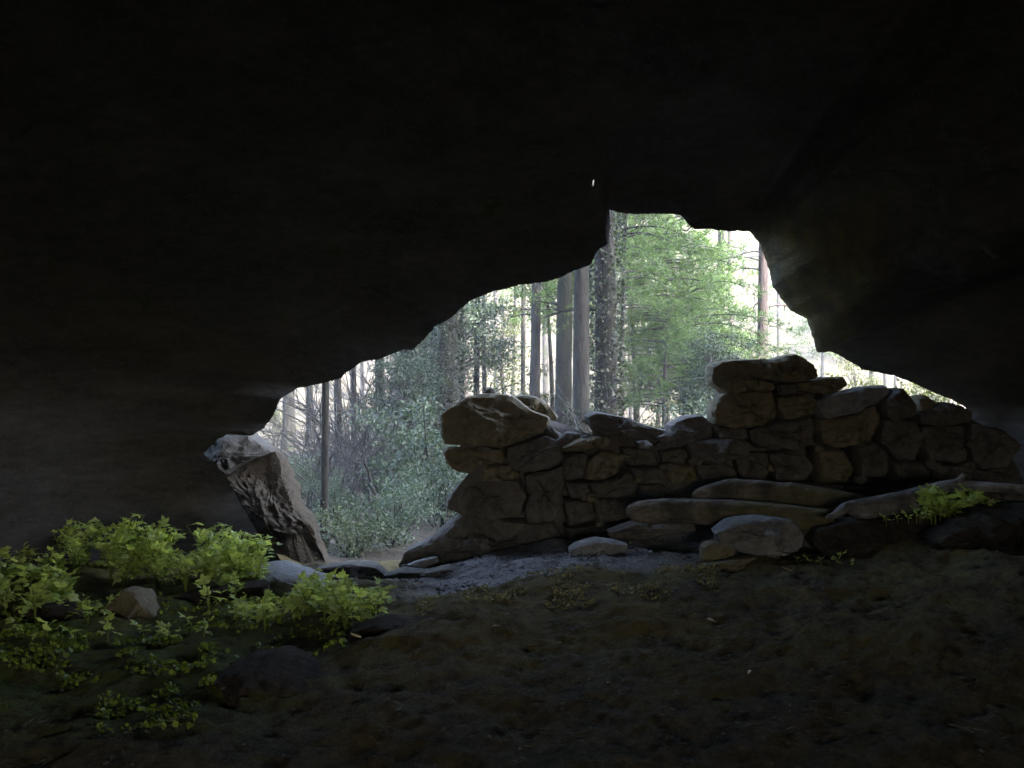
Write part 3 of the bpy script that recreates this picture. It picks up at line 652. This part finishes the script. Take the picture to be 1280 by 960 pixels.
# right side: small leafy plants over the mossy ledge
def on(px, py, d): return P(px, py, d)
gR = 'small plants over the mossy ledge'
for k in range(30):
    px = rp.uniform(1145, 1255); py = 652 - (px - 1150) * .06 + rp.uniform(-4, 4)
    plant(on(px, py, 4.27 + rp.uniform(-.04, .06)), 3, rp.uniform(.7, 1.6), 'small clover like plant above the mossy ledge, under the grey branch', gR)
for px in (1108, 1122, 1136, 1150, 1160):
    plant(on(px, 655 - (px - 1108) * .1, 4.26), 3, .5, 'tiny green plant along the top edge of the mossy ledge', gR)
plant(at(1046, 4.12), 3, .7, 'star shaped sprout at the left foot of the mossy ledge')
for px in (998, 1012, 1024, 1066):
    plant(at(px, 4.12), 3, .42, 'tiny sprout on the earth between grey boulder and mossy ledge', gR)

# moss sprigs and ground creepers, not countable
rg = np.random.default_rng(21)
def scatter(boxes, n, size, zoff=.008):
    pts = []
    for (p0, p1, d0, d1, wgt) in boxes:
        m = int(n * wgt); px = rg.uniform(p0, p1, m); d = rg.uniform(d0, d1, m); x = (px - 640) / F * d
        keep = noise(np.stack([x * 6, d * 6, d * 0 + 3], 1)) > .02
        x, d = x[keep], d[keep]; pts.append(np.stack([x, d, gh(x, d) + zoff + rg.uniform(0, .015, len(x))], 1))
    return np.concatenate(pts)
C = scatter([(0, 130, 3.1, 4.0, .4), (120, 270, 2.7, 3.6, .4), (200, 440, 3.4, 4.2, .3)], 4200, .018)
Vq, Fq_ = leaf_cards(C, .022, rg, up=2.0, w=.8); tag(link('ground_creeper', mesh_np('ground_creeper', Vq, Fq_, M['moss'], False)), 'green moss and creeper trailing over the dark earth at left', 'moss', kind='stuff')
C = scatter([(520, 900, 3.75, 4.25, 1.0)], 4200, .02, .002)
M['moss_brown'] = leaf_mat('brown_moss', (.10, .085, .03), (.19, .165, .065), (.28, .25, .11), .2)
Vq, Fq_ = leaf_cards(C, .02, rg, up=1.0, w=.35); tag(link('dry_moss', mesh_np('dry_moss', Vq, Fq_, M['moss_brown'], False)), 'dry brown moss on the raised lip of the floor', 'moss', kind='stuff')
# grit and pebbles on path and floor
def pebbles(n, boxes, smin, smax, mat, name, label):
    V = []; Fc = []; C = scatter(boxes, n, 0, 0)
    base = np.array([(1, 0, 0), (-1, 0, 0), (0, 1, 0), (0, -1, 0), (0, 0, .6), (0, 0, -.6), (.6, .6, .3), (-.6, .5, .25)])
    fs = [(0, 6, 4), (6, 2, 4), (2, 7, 4), (7, 1, 4), (1, 3, 4), (3, 0, 4), (2, 6, 0), (1, 7, 2), (0, 3, 5), (3, 1, 5), (1, 2, 5), (2, 0, 5)]
    F3 = np.array(fs)
    for i, c in enumerate(C):
        s = smin + (smax - smin) * rg.random() ** 3; a = rg.uniform(0, 6.28); R = np.array([[math.cos(a), -math.sin(a), 0], [math.sin(a), math.cos(a), 0], [0, 0, 1]])
        V.append((base * rg.uniform(.6, 1.2, (8, 1)) * s * (1, .75, .8)) @ R.T + c)
    n = len(V); Fa = (F3[None] + np.arange(n)[:, None, None] * 8).reshape(-1, 3)
    tag(link(name, mesh_np(name, np.concatenate(V), Fa, mat, False)), label, 'pebbles', kind='stuff')
pebbles(2600, [(480, 950, 4.25, 5.2, 1.0)], .003, .022, M['stone_grey'], 'path_gravel', 'grey grit and chips on the threshold path')
pebbles(900, [(0, 1280, 2.4, 4.2, 1.0)], .003, .016, M['stone_dark'], 'floor_pebbles', 'dark pebbles strewn over the cave floor')

def litter(n, boxes):
    C = scatter(boxes, n, 0, 0); m = len(C); a = rg.uniform(0, 6.28, m); L = rg.uniform(.01, .06, m) * rg.uniform(.4, 1, m); w = rg.uniform(.0012, .003, m)
    d = np.stack([np.cos(a), np.sin(a), rg.normal(size=m) * .15], 1); s_ = np.stack([-np.sin(a), np.cos(a), a * 0], 1); up = np.array([0, 0, 1.])
    C = C + up * .004; V = []
    for e in (-1, 1):
        for q in (s_, up, -s_): V.append(C + d * (L * e * .5)[:, None] + q * w[:, None])
    V = np.stack(V, 1).reshape(-1, 3); Fb = np.array([(0, 1, 4, 3), (1, 2, 5, 4), (2, 0, 3, 5)])
    Fa = (Fb[None] + np.arange(m)[:, None, None] * 6).reshape(-1, 4)
    tag(link('floor_litter', mesh_np('floor_litter', V, Fa, M['litter'], False)), 'broken twigs and needles strewn on the earth floor', 'litter', kind='stuff')
M['litter'] = bark_mat('litter', (.08, .065, .045), (.17, .14, .10), (.32, .28, .21))
litter(2600, [(0, 1280, 2.4, 4.3, .7), (450, 1150, 3.6, 5.0, .4)])
# fallen leaves and litter one can pick out
def dead_leaf(seed, L):
    r = random.Random(seed); V, Fc = leaflet(L, L * .5, r.uniform(-.4, .5)); return mesh_np('fallen_leaf', V, Fc, M['leaf_dead'])
DL = [dead_leaf(s, .075) for s in range(4)]
for k, (px, py, d, s, lab) in enumerate([(972, 714, 4.0, 1.7, 'large dry curled leaf on the earth below the grey boulder'), (992, 725, 3.95, .9, 'small pale dry leaf just below the large curled one'),
        (615, 793, 3.5, .5, None), (842, 895, 2.85, .45, None), (883, 788, 3.55, .5, None), (1172, 838, 3.1, .35, None), (760, 860, 3.05, .4, None), (1010, 875, 2.95, .4, None), (938, 853, 3.1, .35, None), (452, 800, 3.5, .9, 'yellowed leaf lying beside the low black rock'), (700, 800, 3.45, .35, None)]):
    p = at(px, d); p.z += .012
    o = link('fallen_leaf', DL[k % 4], None, p, (random.uniform(-.3, .3), random.uniform(-.3, .3), random.uniform(0, 6.28)), s)
    tag(o, lab or 'tiny pale leaf fleck on the dark cave floor', 'fallen leaf', 'fallen leaves on the cave floor')

# ------------------------------------------------------------------ the forest
def trunk_mesh(name, h, r0, r1, mat, seed=0, bend=.3, flare=1.5, n=12, m=26, lean=(0, 0)):
    r = random.Random(seed); a = r.uniform(0, 6.28); b = MB(); pts = []; rd = []
    for i in range(m):
        t = i / (m - 1); z = -.25 + (h + .25) * t ** 1.2
        pts.append((bend * math.sin(t * 2.6 + a) * t * .5 + lean[0] * z, bend * math.cos(t * 2.1 + a) * t * .5 + lean[1] * z, z))
        rd.append((r0 + (r1 - r0) * t) * (1 + (flare - 1) * math.exp(-max(z, 0) / .25)))
    b.tube(pts, rd, n, True, .09, 3.5, seed)
    return b.mesh(name, mat), pts, rd
def branch_mesh(name, ln, r0, mat, seed, droop=.1, twigs=4, up=.2):
    "a limb along +x with side twigs"
    r = random.Random(seed); b = MB(); pts = [Vector((0, 0, 0))]; d = Vector((1, 0, up))
    for i in range(6):
        d = (d + Vector((0, r.uniform(-.25, .25), r.uniform(-.2, .15) - droop * .3))).normalized(); pts.append(pts[-1] + d * ln / 6)
    b.tube(pts, [r0 * (1 - .8 * i / 6) for i in range(7)], 6)
    for k in range(twigs):
        i = r.randint(1, 5); s = pts[i]; dd = Vector((r.uniform(.3, 1), r.choice([-1, 1]) * r.uniform(.4, 1), r.uniform(-.5, .5))).normalized(); q = [s]
        for _ in range(3): dd = (dd + Vector((0, 0, r.uniform(-.2, .3)))).normalized(); q.append(q[-1] + dd * ln * .13)
        b.tube(q, [r0 * .35, r0 * .28, r0 * .2, r0 * .1], 4)
    return b.mesh(name, mat)
DEAD = {m: [branch_mesh('dead_branch', 1.0, .030, M[m], s, .25, 5, .3) for s in range(4)] for m in ('bark_red', 'bark_grey', 'bark_dark')}

def clump_crown(rg, n_clump, leaf_per, R, size, rc=.35, hollow=.5, zmin=-1, **kw):
    "leaves gathered in clumps through an uneven ellipsoid R"
    d = rg.normal(size=(n_clump, 3)); d /= np.linalg.norm(d, axis=1)[:, None]
    d[:, 2] = np.maximum(d[:, 2], zmin)
    rr = hollow + (1 - hollow) * rg.random(n_clump) ** .6
    c = d * rr[:, None] * np.array(R) * (1 + .25 * rg.normal(size=(n_clump, 1)))
    q = c[:, None, :] + rg.normal(size=(n_clump, leaf_per, 3)) * rc * np.array([1, 1, .55]) * rg.uniform(.5, 1.1, (n_clump, 1, 1))
    return leaf_cards(q.reshape(-1, 3), size, rg, **kw), c
def needle_crown(rg, boughs, R, h0, h1, ln=.13, wd=.012, droop=.25, step=.14):
    "pine boughs: tufts of needles along spreading limbs"
    T = []; b = MB()
    for k in range(boughs):
        z = h0 + (h1 - h0) * (k + rg.random()) / boughs; L = R * (1 - .75 * (z - h0) / (h1 - h0 + 1e-6)) * rg.uniform(.7, 1.1); az = rg.uniform(0, 6.28)
        m = max(4, int(L / step)); pts = []
        for i in range(m + 1):
            t = i / m; p = np.array([math.cos(az) * L * t, math.sin(az) * L * t, z + .25 * L * t - droop * L * t * t * 1.6]); pts.append(p)
            if t > .25:
                for _ in range(3):
                    T.append(p + rg.normal(size=3) * np.array([.2, .2, .07]) * (1.1 - .5 * t))
        b.tube(pts, [.022 * (1 - .85 * i / m) for i in range(m + 1)], 4, False)
    T = np.array(T); n = len(T); kN = 11
    C = np.repeat(T, kN, 0); d = rg.normal(size=(n * kN, 3)); d[:, 2] += .35; d /= np.linalg.norm(d, axis=1)[:, None]
    s = np.cross(d, rg.normal(size=d.shape)); s /= np.linalg.norm(s, axis=1)[:, None]
    l = ln * rg.uniform(.7, 1.2, (len(C), 1))
    V = np.stack([C - s * wd / 2, C + s * wd / 2, C + d * l], 1).reshape(-1, 3)
    return V, np.arange(len(C) * 3).reshape(-1, 3), b

rgc = np.random.default_rng(31)
def crown_mesh(name, VF, mat): return mesh_np(name, VF[0], VF[1], mat, False)
(vf, cc) = clump_crown(rgc, 110, 130, (1.5, 1.4, 2.2), .075, .2); CR_OAK = [crown_mesh('crown', vf, M['leaf_oak'])]; OAKC = [cc]
(vf, cc) = clump_crown(rgc, 90, 130, (1.2, 1.2, 1.7), .075, .2); CR_OAK.append(crown_mesh('crown', vf, M['leaf_blue'])); OAKC.append(cc)
(vf, cc) = clump_crown(rgc, 36, 60, (.9, .9, 1.5), .085, .26); CR_YEL = crown_mesh('crown', vf, M['leaf_yellow']); YELC = cc
PN = needle_crown(rgc, 34, 2.6, 0, 4.2); CR_PINE = mesh_np('crown', PN[0], PN[1], M['leaf_pine'], False); LB_PINE = PN[2].mesh('limbs', M['bark_grey'])
PN3 = needle_crown(rgc, 70, 2.6, 0, 4.4, ln=.16, wd=.015, step=.11); CR_FIR = mesh_np('crown', PN3[0], PN3[1], M['leaf_pine'], False); LB_FIR = PN3[2].mesh('limbs', M['bark_grey'])
PN2 = needle_crown(rgc, 16, 2.2, 0, 1.5, droop=.3); CR_BOUGH = mesh_np('crown', PN2[0], PN2[1], M['leaf_pine'], False); LB_BOUGH = PN2[2].mesh('limbs', M['bark_grey'])

def limbs_to(cs, z0, mat, seed, r0=.024, nmax=70):
    b = MB(); r = random.Random(seed)
    for c in cs[:nmax]:
        c = Vector(c); s = Vector((0, 0, max(z0, c.z * .5 - .6))); mid = s.lerp(c, .5) + Vector((r.uniform(-.1, .1), r.uniform(-.1, .1), .12))
        b.tube([s, mid, c], [r0, r0 * .6, r0 * .2], 4, False)
    return b.mesh('limbs', mat)
LB_OAK = [limbs_to(c, -1.6, M['bark_grey'], 3 + i) for i, c in enumerate(OAKC)]; LB_YEL = limbs_to(YELC, -1.2, M['bark_grey'], 9, .018)

def pine(px, d, wpx, mat, label, lean=(0, 0), h=13, dead=(0, ()), ivy=0, crown=True, seed=0, group='tall trunks outside the cave mouth', name='pine_tree', bend=.3):
    o = empty(name, at(px, d), label, 'tree', group); r = random.Random(seed + int(px))
    r0 = wpx / F * d / 2
    tm, pts, rd = trunk_mesh('trunk', h, r0 * 1.08, r0 * .45, M[mat], seed + int(px), bend, 1.5, 14, 30, lean)
    link('trunk', tm, o)
    def ax(z):
        for a, b in zip(pts, pts[1:]):
            if b[2] >= z: return Vector(a).lerp(Vector(b), (z - a[2]) / (b[2] - a[2]))
        return Vector(pts[-1])
    nd, span = dead
    dm = DEAD.get(mat, DEAD['bark_dark'])
    for k in range(nd):
        z = r.uniform(*span); p = ax(z)
        link('dead_branch', dm[k % 4], o, p, (0, r.uniform(-.15, .3), r.uniform(0, 6.28)), r.uniform(.4, 1.1))
    if crown:
        c = ax(h * .68); link('crown', CR_PINE, o, c, (0, 0, r.uniform(0, 6.28)), (1.0, 1.0, h * .36 / 4.2))
        link('limbs', LB_PINE, o, c, (0, 0, o.children[-1].rotation_euler.z), (1.0, 1.0, h * .5 / 4.2))
    if ivy:
        g = np.random.default_rng(int(px)); zz = g.uniform(0, ivy, int(ivy * 800)); th = g.uniform(0, 6.28, len(zz))
        cen = np.array([tuple(ax(z)) for z in zz]); k = (r0 * 1.08 + g.uniform(0, .09, len(zz)) * (1 + fbm(np.stack([th, zz * 1.5, zz * 0], 1), 2)))
        out = np.stack([np.cos(th), np.sin(th), np.zeros_like(th)], 1)
        VF = leaf_cards(cen + out * k[:, None], .052, g, w=.8, n_out=out * .2 + np.array([0, 0, -.5]))
        link('ivy', crown_mesh('ivy', VF, M['leaf_ivy']), o)
    return o
pine(362, 19, 15, 'bark_dark', 'dark trunk nearest the left edge of the cave mouth, on the pale slope', dead=(2, (3, 5)))
pine(405, 8.0, 9.5, 'bark_dark', 'slim dark trunk rising just right of the leaning boulder', dead=(2, (2, 4)), bend=.12, h=9)
pine(388, 20, 9, 'bark_dark', 'thin hazy trunk between the two dark trunks at the left of the mouth')
pine(424, 15.5, 9, 'bark_dark', 'thin grey trunk right behind the slim dark trunk')
pine(476, 13.2, 12, 'bark_dark', 'slim trunk left of the shadowy trunk and the ivy clad trunk')
pine(508, 14.2, 14, 'bark_dark', 'shadowy trunk close to the left of the broad ivy clad trunk', ivy=5)
pine(557, 13.5, 27, 'bark_moss', 'broad ivy clad trunk above the left end of the wall', ivy=6)
pine(594, 17, 8, 'bark_dark', 'left of the twin slender trunks above the large end block')
pine(607, 18, 6, 'bark_dark', 'thinner right one of the twin slender trunks above the large end block')
pine(640, 24, 5, 'bark_dark', 'thinnest sapling trunk right of the twin slender trunks', h=8)
pine(667, 15.5, 14, 'bark_grey', 'straight grey trunk standing alone in the bright gap', dead=(3, (2.5, 4)))
pine(703, 14, 22, 'bark_moss', 'grey green trunk just left of the dark double trunk', dead=(2, (2.5, 4)))
pine(727, 11.5, 22, 'bark_dark', 'dark trunk with flared foot, left half of the double trunk', ivy=1.2, dead=(3, (2, 3.6)))
pine(757, 11.8, 30, 'bark_dark', 'thick ivy covered right half of the double trunk', ivy=4.2, dead=(3, (2, 3.6)))
pine(442, 14.5, 7, 'bark_dark', 'thin dark trunk midway between the slim dark trunk and the shadowy trunk', h=10)
pine(530, 17, 9, 'bark_dark', 'narrow trunk touching the left side of the broad ivy clad trunk')
pine(578, 18.5, 7, 'bark_dark', 'narrow trunk just left of the twin slender trunks')
pine(655, 19, 6, 'bark_dark', 'narrow trunk just left of the lone straight grey trunk')
pine(790, 21, 5, 'bark_grey', 'very thin sapling seen just over the tilted dark slab', h=6)
pine(900, 19, 11, 'bark_dark', 'trunk half hidden by green boughs left of the reddish pine', dead=(3, (3, 5)))
pine(953, 15.5, 14, 'bark_red', 'reddish bare pine trunk above the capstone, with dead branches', lean=(-.004, 0), dead=(9, (1.6, 5.5)))
pine(1090, 24, 8, 'bark_grey', 'slim trunk over the pale slab at the right of the mouth', h=9)

def broadleaf(px, d, zc, sc, kind, label, wpx=8, group='leafy trees outside the cave mouth', name='broadleaf_tree', mat='bark_grey'):
    base = at(px, d); o = empty(name, base, label, 'tree', group); r = random.Random(int(px * 7 + d))
    h = CZ + zc - base.z
    tm, pts, rd = trunk_mesh('trunk', h + .3, wpx / F * d / 2, .02, M[mat], int(px), .25, 1.3, 8, 14)
    link('trunk', tm, o); rz = r.uniform(0, 6.28); top = Vector(pts[-2])
    cm, lb = ((CR_OAK[0], LB_OAK[0]), (CR_OAK[1], LB_OAK[1]), (CR_YEL, LB_YEL), (CR_FIR, LB_FIR))[kind]
    if kind == 3: h -= 1.6 * sc
    link('crown', cm, o, (top.x, top.y, h), (0, 0, rz), sc); link('limbs', lb, o, (top.x, top.y, h), (0, 0, rz), sc)
    return o
# (column, distance, crown centre above camera, scale, kind)
for a in [
 (835, 13.2, .55, .62, 3, 'dense feathery green tree filling the mouth between double trunk and capstone'),
 (868, 14.5, 1.5, .75, 3, 'taller feathery tree just left of the reddish pine'),
 (880, 12.2, .1, .45, 1, 'blue green leafy sapling left of the capstone'),
 (795, 15.5, 2.9, .7, 0, 'leafy tree reaching the highest corner of the mouth'),
 (735, 14.5, 2.0, .55, 0, 'dark leafy tree crowding the double trunk'),
 (800, 17, .35, .6, 2, 'sunny yellow green tree right of the double trunk'),
 (838, 19, .3, .7, 2, 'yellow green tree behind the dense feathery tree'),
 (632, 20, .9, .75, 2, 'small airy tree between the slender trunks and the lone grey trunk'),
 (690, 17, 2.2, .6, 0, 'leafy tree over the lone grey trunk'),
 (560, 16.5, 1.0, .85, 1, 'bluish leafy tree beside the ivy clad trunk'),
 (508, 12.6, -.25, .5, 1, 'small bluish tree at the middle right of the left gap'),
 (530, 16, .25, .62, 1, 'bluish leafy tree in the left gap above the low scrub'),
 (822, 16.3, 1.5, .85, 3, 'feathery tree standing behind the dense one, left of it'),
 (858, 17.2, .6, .85, 1, 'blue green tree far behind the low middle of the wall'),
 (885, 16.5, 1.3, .6, 0, 'green tree between the dense feathery tree and the reddish pine'),
 (535, 19, -.6, .5, 2, 'sunlit yellow green sapling in the left gap'),
 (935, 20, .6, .6, 2, 'pale airy tree behind the reddish pine'),
 (985, 22, .1, .5, 2, 'low pale tree behind the capstone'),
 (1075, 19, .0, .55, 2, 'sunny bush like tree seen above the pale slab'),
 (1140, 20, -.4, .6, 2, 'sunny bush like tree in the right corner of the mouth'),
]: broadleaf(*a)
# low pine with boughs across the upper mouth
o = empty('young_pine', at(778, 12.7), 'young pine with bright boughs across the upper mouth', 'tree')
tm, pts, rd = trunk_mesh('trunk', 5.2, .04, .02, M['bark_moss'], 77, .2, 1.3, 10, 18); link('trunk', tm, o)
for z, s, a in ((2.5, .6, 3.0), (3.1, .75, 1.1), (3.6, .75, 4.0), (4.1, .65, 2.2), (4.6, .55, 5.2)):
    link('crown', CR_BOUGH, o, (0, 0, z), (0, 0, a), s); link('limbs', LB_BOUGH, o, (0, 0, z), (0, 0, a), s)

# shrubs
def shrub_proto(rg, R, n_cl, per, size, mat, stem_mat, ns, seed):
    vf, cc = clump_crown(rg, n_cl, per, R, size, .2, .35, -.6); vf = (vf[0] + np.array([0, 0, R[2] * .85]), vf[1])
    b = MB(); r = random.Random(seed)
    for k in range(ns):
        c = Vector(cc[k % len(cc)]) + Vector((0, 0, R[2] * .85)); s = Vector((r.uniform(-.15, .15), r.uniform(-.15, .15), -.1)); c.z = max(c.z, .3)
        b.tube([s, s.lerp(c, .5) + Vector((r.uniform(-.1, .1), r.uniform(-.1, .1), .1)), c], [.022, .015, .006], 5, False)
    return crown_mesh('foliage', vf, M[mat]), b.mesh('stems', M[stem_mat])
SH = [shrub_proto(rgc, (1.0, .9, .9), 46, 80, .07, 'leaf_blue', 'bark_dark', 16, 1), shrub_proto(rgc, (.8, .8, .5), 40, 80, .06, 'leaf_bush', 'bark_dark', 12, 2), shrub_proto(rgc, (.9, .9, 1.1), 26, 70, .07, 'leaf_yellow', 'bark_grey', 12, 3)]
def shrub(px, d, k, s, label, name='shrub', group='shrubs outside the cave mouth'):
    o = empty(name, at(px, d), label, 'shrub', group, random.uniform(0, 6.28), s); link('foliage', SH[k][0], o); link('stems', SH[k][1], o); return o
for a in [
 (446, 7.7, 1, .5, 'low green bush at the bottom of the left gap, by the boulder'),
 (492, 8.2, 0, .42, 'blue green bush at the bottom right of the left gap'),
 (535, 10.5, 0, .8, 'blue green bush with many thin stems beside the wall end'),
 (555, 9.5, 0, .58, 'blue green bush half hidden behind the wall end'),
 (420, 10, 0, .3, 'small bush right beside the slim dark trunk'),
 (385, 11, 0, .42, 'bush rising behind the leaning boulder'),
 (372, 12, 1, .45, 'green bush on the slope behind the boulder top'),
 (480, 13, 0, .5, 'hazy bush in the middle of the left gap'),
 (530, 14.5, 2, .6, 'yellowish bush in the middle right of the left gap'),
 (600, 15, 1, 1.0, 'dark bush behind the large end block'),
 (650, 17, 2, .9, 'light bush below the lone grey trunk'),
 (800, 14, 2, .6, 'yellow bush just above the tilted dark slab'),
 (850, 11, 0, .8, 'blue green bush behind the low part of the wall'),
 (880, 10.2, 1, .8, 'dark green bush left of the capstone, touching the wall'),
 (345, 20, 2, .6, 'dry bush on the pale slope at the far left of the mouth'),
 (1065, 14, 2, .95, 'light bush behind the pale slab at the right'),
 (1150, 15, 2, 1.0, 'light bush showing in the narrow right corner'),
 (1190, 13, 1, 1.1, 'green bush at the very tip of the right corner'),
]: shrub(*a)

# dead brushwood
def brush_proto(seed, n=46, h=1.8):
    r = random.Random(seed); b = MB()
    for k in range(n):
        p = Vector((r.uniform(-.5, .5), r.uniform(-.4, .4), -.05)); d = Vector((r.uniform(-.7, .7), r.uniform(-.5, .5), 1)).normalized(); q = [p]; ln = h * r.uniform(.5, 1)
        for i in range(5):
            d = (d + Vector((r.uniform(-.35, .35), r.uniform(-.3, .3), r.uniform(-.25, .1)))).normalized(); q.append(q[-1] + d * ln / 5)
        b.tube(q, [.011, .010, .008, .006, .005, .003], 4, False)
        for t in range(5):
            i = r.randint(1, 4); e = (d + Vector((r.uniform(-1, 1), r.uniform(-1, 1), r.uniform(-.6, .8)))).normalized()
            b.tube([q[i], q[i] + e * .18, q[i] + e * .38 + Vector((0, 0, -.05))], [.005, .004, .002], 3, False)
    return b.mesh('twigs', M['twig'])
BR = [brush_proto(1), brush_proto(2)]
for px, d, k, s, lab in [(445, 11, 0, 1.0, 'tangle of dead grey brushwood right of the slim dark trunk'), (475, 12.5, 1, 1.2, 'bigger tangle of dead brushwood deeper in the left gap'), (420, 13.5, 1, 1.0, 'dead brushwood behind the slim dark trunk'),
                         (500, 14, 0, 1.3, 'dead brushwood under the hazy tree in the left gap'), (735, 10.6, 1, 1.25, 'dead twigs tangled round the double trunk'), (455, 16, 0, 1.7, 'tall pale brushwood farthest back in the left gap')]:
    o = empty('brushwood', at(px, d), lab, 'brushwood', 'dead brushwood outside the cave', random.uniform(0, 6.28), s); link('twigs', BR[k], o)
# small crooked tree in the left gap
o = empty('crooked_tree', at(479, 8.8), 'small crooked dark stem at the bottom of the left gap', 'tree'); b = MB()
b.tube([(0, 0, -.1), (.0, 0, .12), (.01, 0, .28), (-.05, 0, .42), (-.12, 0, .55), (-.15, .05, .68), (-.19, 0, .8), (-.2, 0, .95)], [.035, .03, .026, .02, .016, .013, .01, .006], 7)
b.tube([(.02, 0, .05), (.08, 0, .18), (.14, 0, .34), (.18, .02, .6)], [.015, .013, .01, .005], 6); link('trunk', b.mesh('trunk', M['bark_dark']), o)

# trees on the sunlit slope beyond
rt = random.Random(5)
for k in range(24):
    d = rt.uniform(27, 60); px = rt.uniform(300, 1230) if k < 14 else rt.uniform(930, 1190)
    o = empty('slope_tree', at(px, d), 'hazy small tree on the sunlit slope behind the forest', 'tree', 'trees on the far slope', rt.uniform(0, 6.28), rt.uniform(.7, 1.2))
    h = rt.uniform(2.2, 3.8); tm, pts, rd = trunk_mesh('trunk', h, .09, .05, M['bark_grey'], k, .2, 1.3, 7, 8) if k < 4 else (None, None, None)
    if k < 4: FT = globals().setdefault('FT', []); FT.append((tm, h))
    tm, h = FT[k % 4]
    link('trunk', tm, o); link('crown', rt.choice([CR_YEL, CR_YEL, CR_OAK[0]]), o, (0, 0, h), (0, 0, 0), (1.1, 1.1, 1.0))
# further pines filling the wood beyond the named ones: (column, distance, width, bark, label)
for k, (px, d, w, bk, lab) in enumerate([
 (346, 27, 8, 'bark_grey', 'faint far trunk at the very left tip of the mouth'), (440, 28, 7, 'bark_red', 'faint far trunk a little right of the slim dark trunk'),
 (455, 31, 8, 'bark_grey', 'far trunk between the slim dark trunk and the slim trunk left of the shadowy one'), (492, 26, 7, 'bark_red', 'far trunk between the slim trunk left of the shadowy one and the shadowy trunk'),
 (528, 29, 9, 'bark_grey', 'far trunk just left of the broad ivy clad trunk'), (580, 27, 9, 'bark_red', 'far trunk just right of the broad ivy clad trunk'),
 (620, 30, 7, 'bark_grey', 'far trunk right beside the twin slender trunks'), (653, 26, 6, 'bark_red', 'far trunk close to the left of the lone grey trunk'),
 (683, 29, 8, 'bark_grey', 'far trunk in the bright gap right of the lone grey trunk'), (778, 27, 8, 'bark_red', 'far trunk just right of the double trunk'),
 (812, 31, 7, 'bark_grey', 'far trunk glimpsed low through the dense feathery tree'), (915, 28, 7, 'bark_red', 'far trunk between half hidden trunk and reddish pine'),
 (975, 30, 7, 'bark_grey', 'far trunk just right of the reddish pine')]):
    pine(px, d, w, bk, lab, group='far slender trunks', seed=k, h=13, crown=k % 2 == 0)

# ------------------------------------------------------------------ air
def box(name, lo, hi):
    V = [(x, y, z) for x in (lo[0], hi[0]) for y in (lo[1], hi[1]) for z in (lo[2], hi[2])]
    return mesh_np(name, V, [(0, 1, 3, 2), (4, 6, 7, 5), (0, 4, 5, 1), (2, 3, 7, 6), (0, 2, 6, 4), (1, 5, 7, 3)], None, False)
hm = bpy.data.materials.new('haze'); hm.use_nodes = True; hn = hm.node_tree.nodes; hn.clear()
pv = hn.new('ShaderNodeVolumePrincipled'); pv.inputs['Color'].default_value = (.92, .96, 1, 1); pv.inputs['Density'].default_value = .0027; pv.inputs['Anisotropy'].default_value = .2
ho = hn.new('ShaderNodeOutputMaterial'); hm.node_tree.links.new(pv.outputs[0], ho.inputs['Volume'])
hz = link('haze', box('haze', (-128, -36, -4.0), (128, 306, 34))); hz.data.materials.append(hm); tag(hz, 'thin pale air between the trees', 'haze', kind='stuff')
cy.volume_bounces = 1
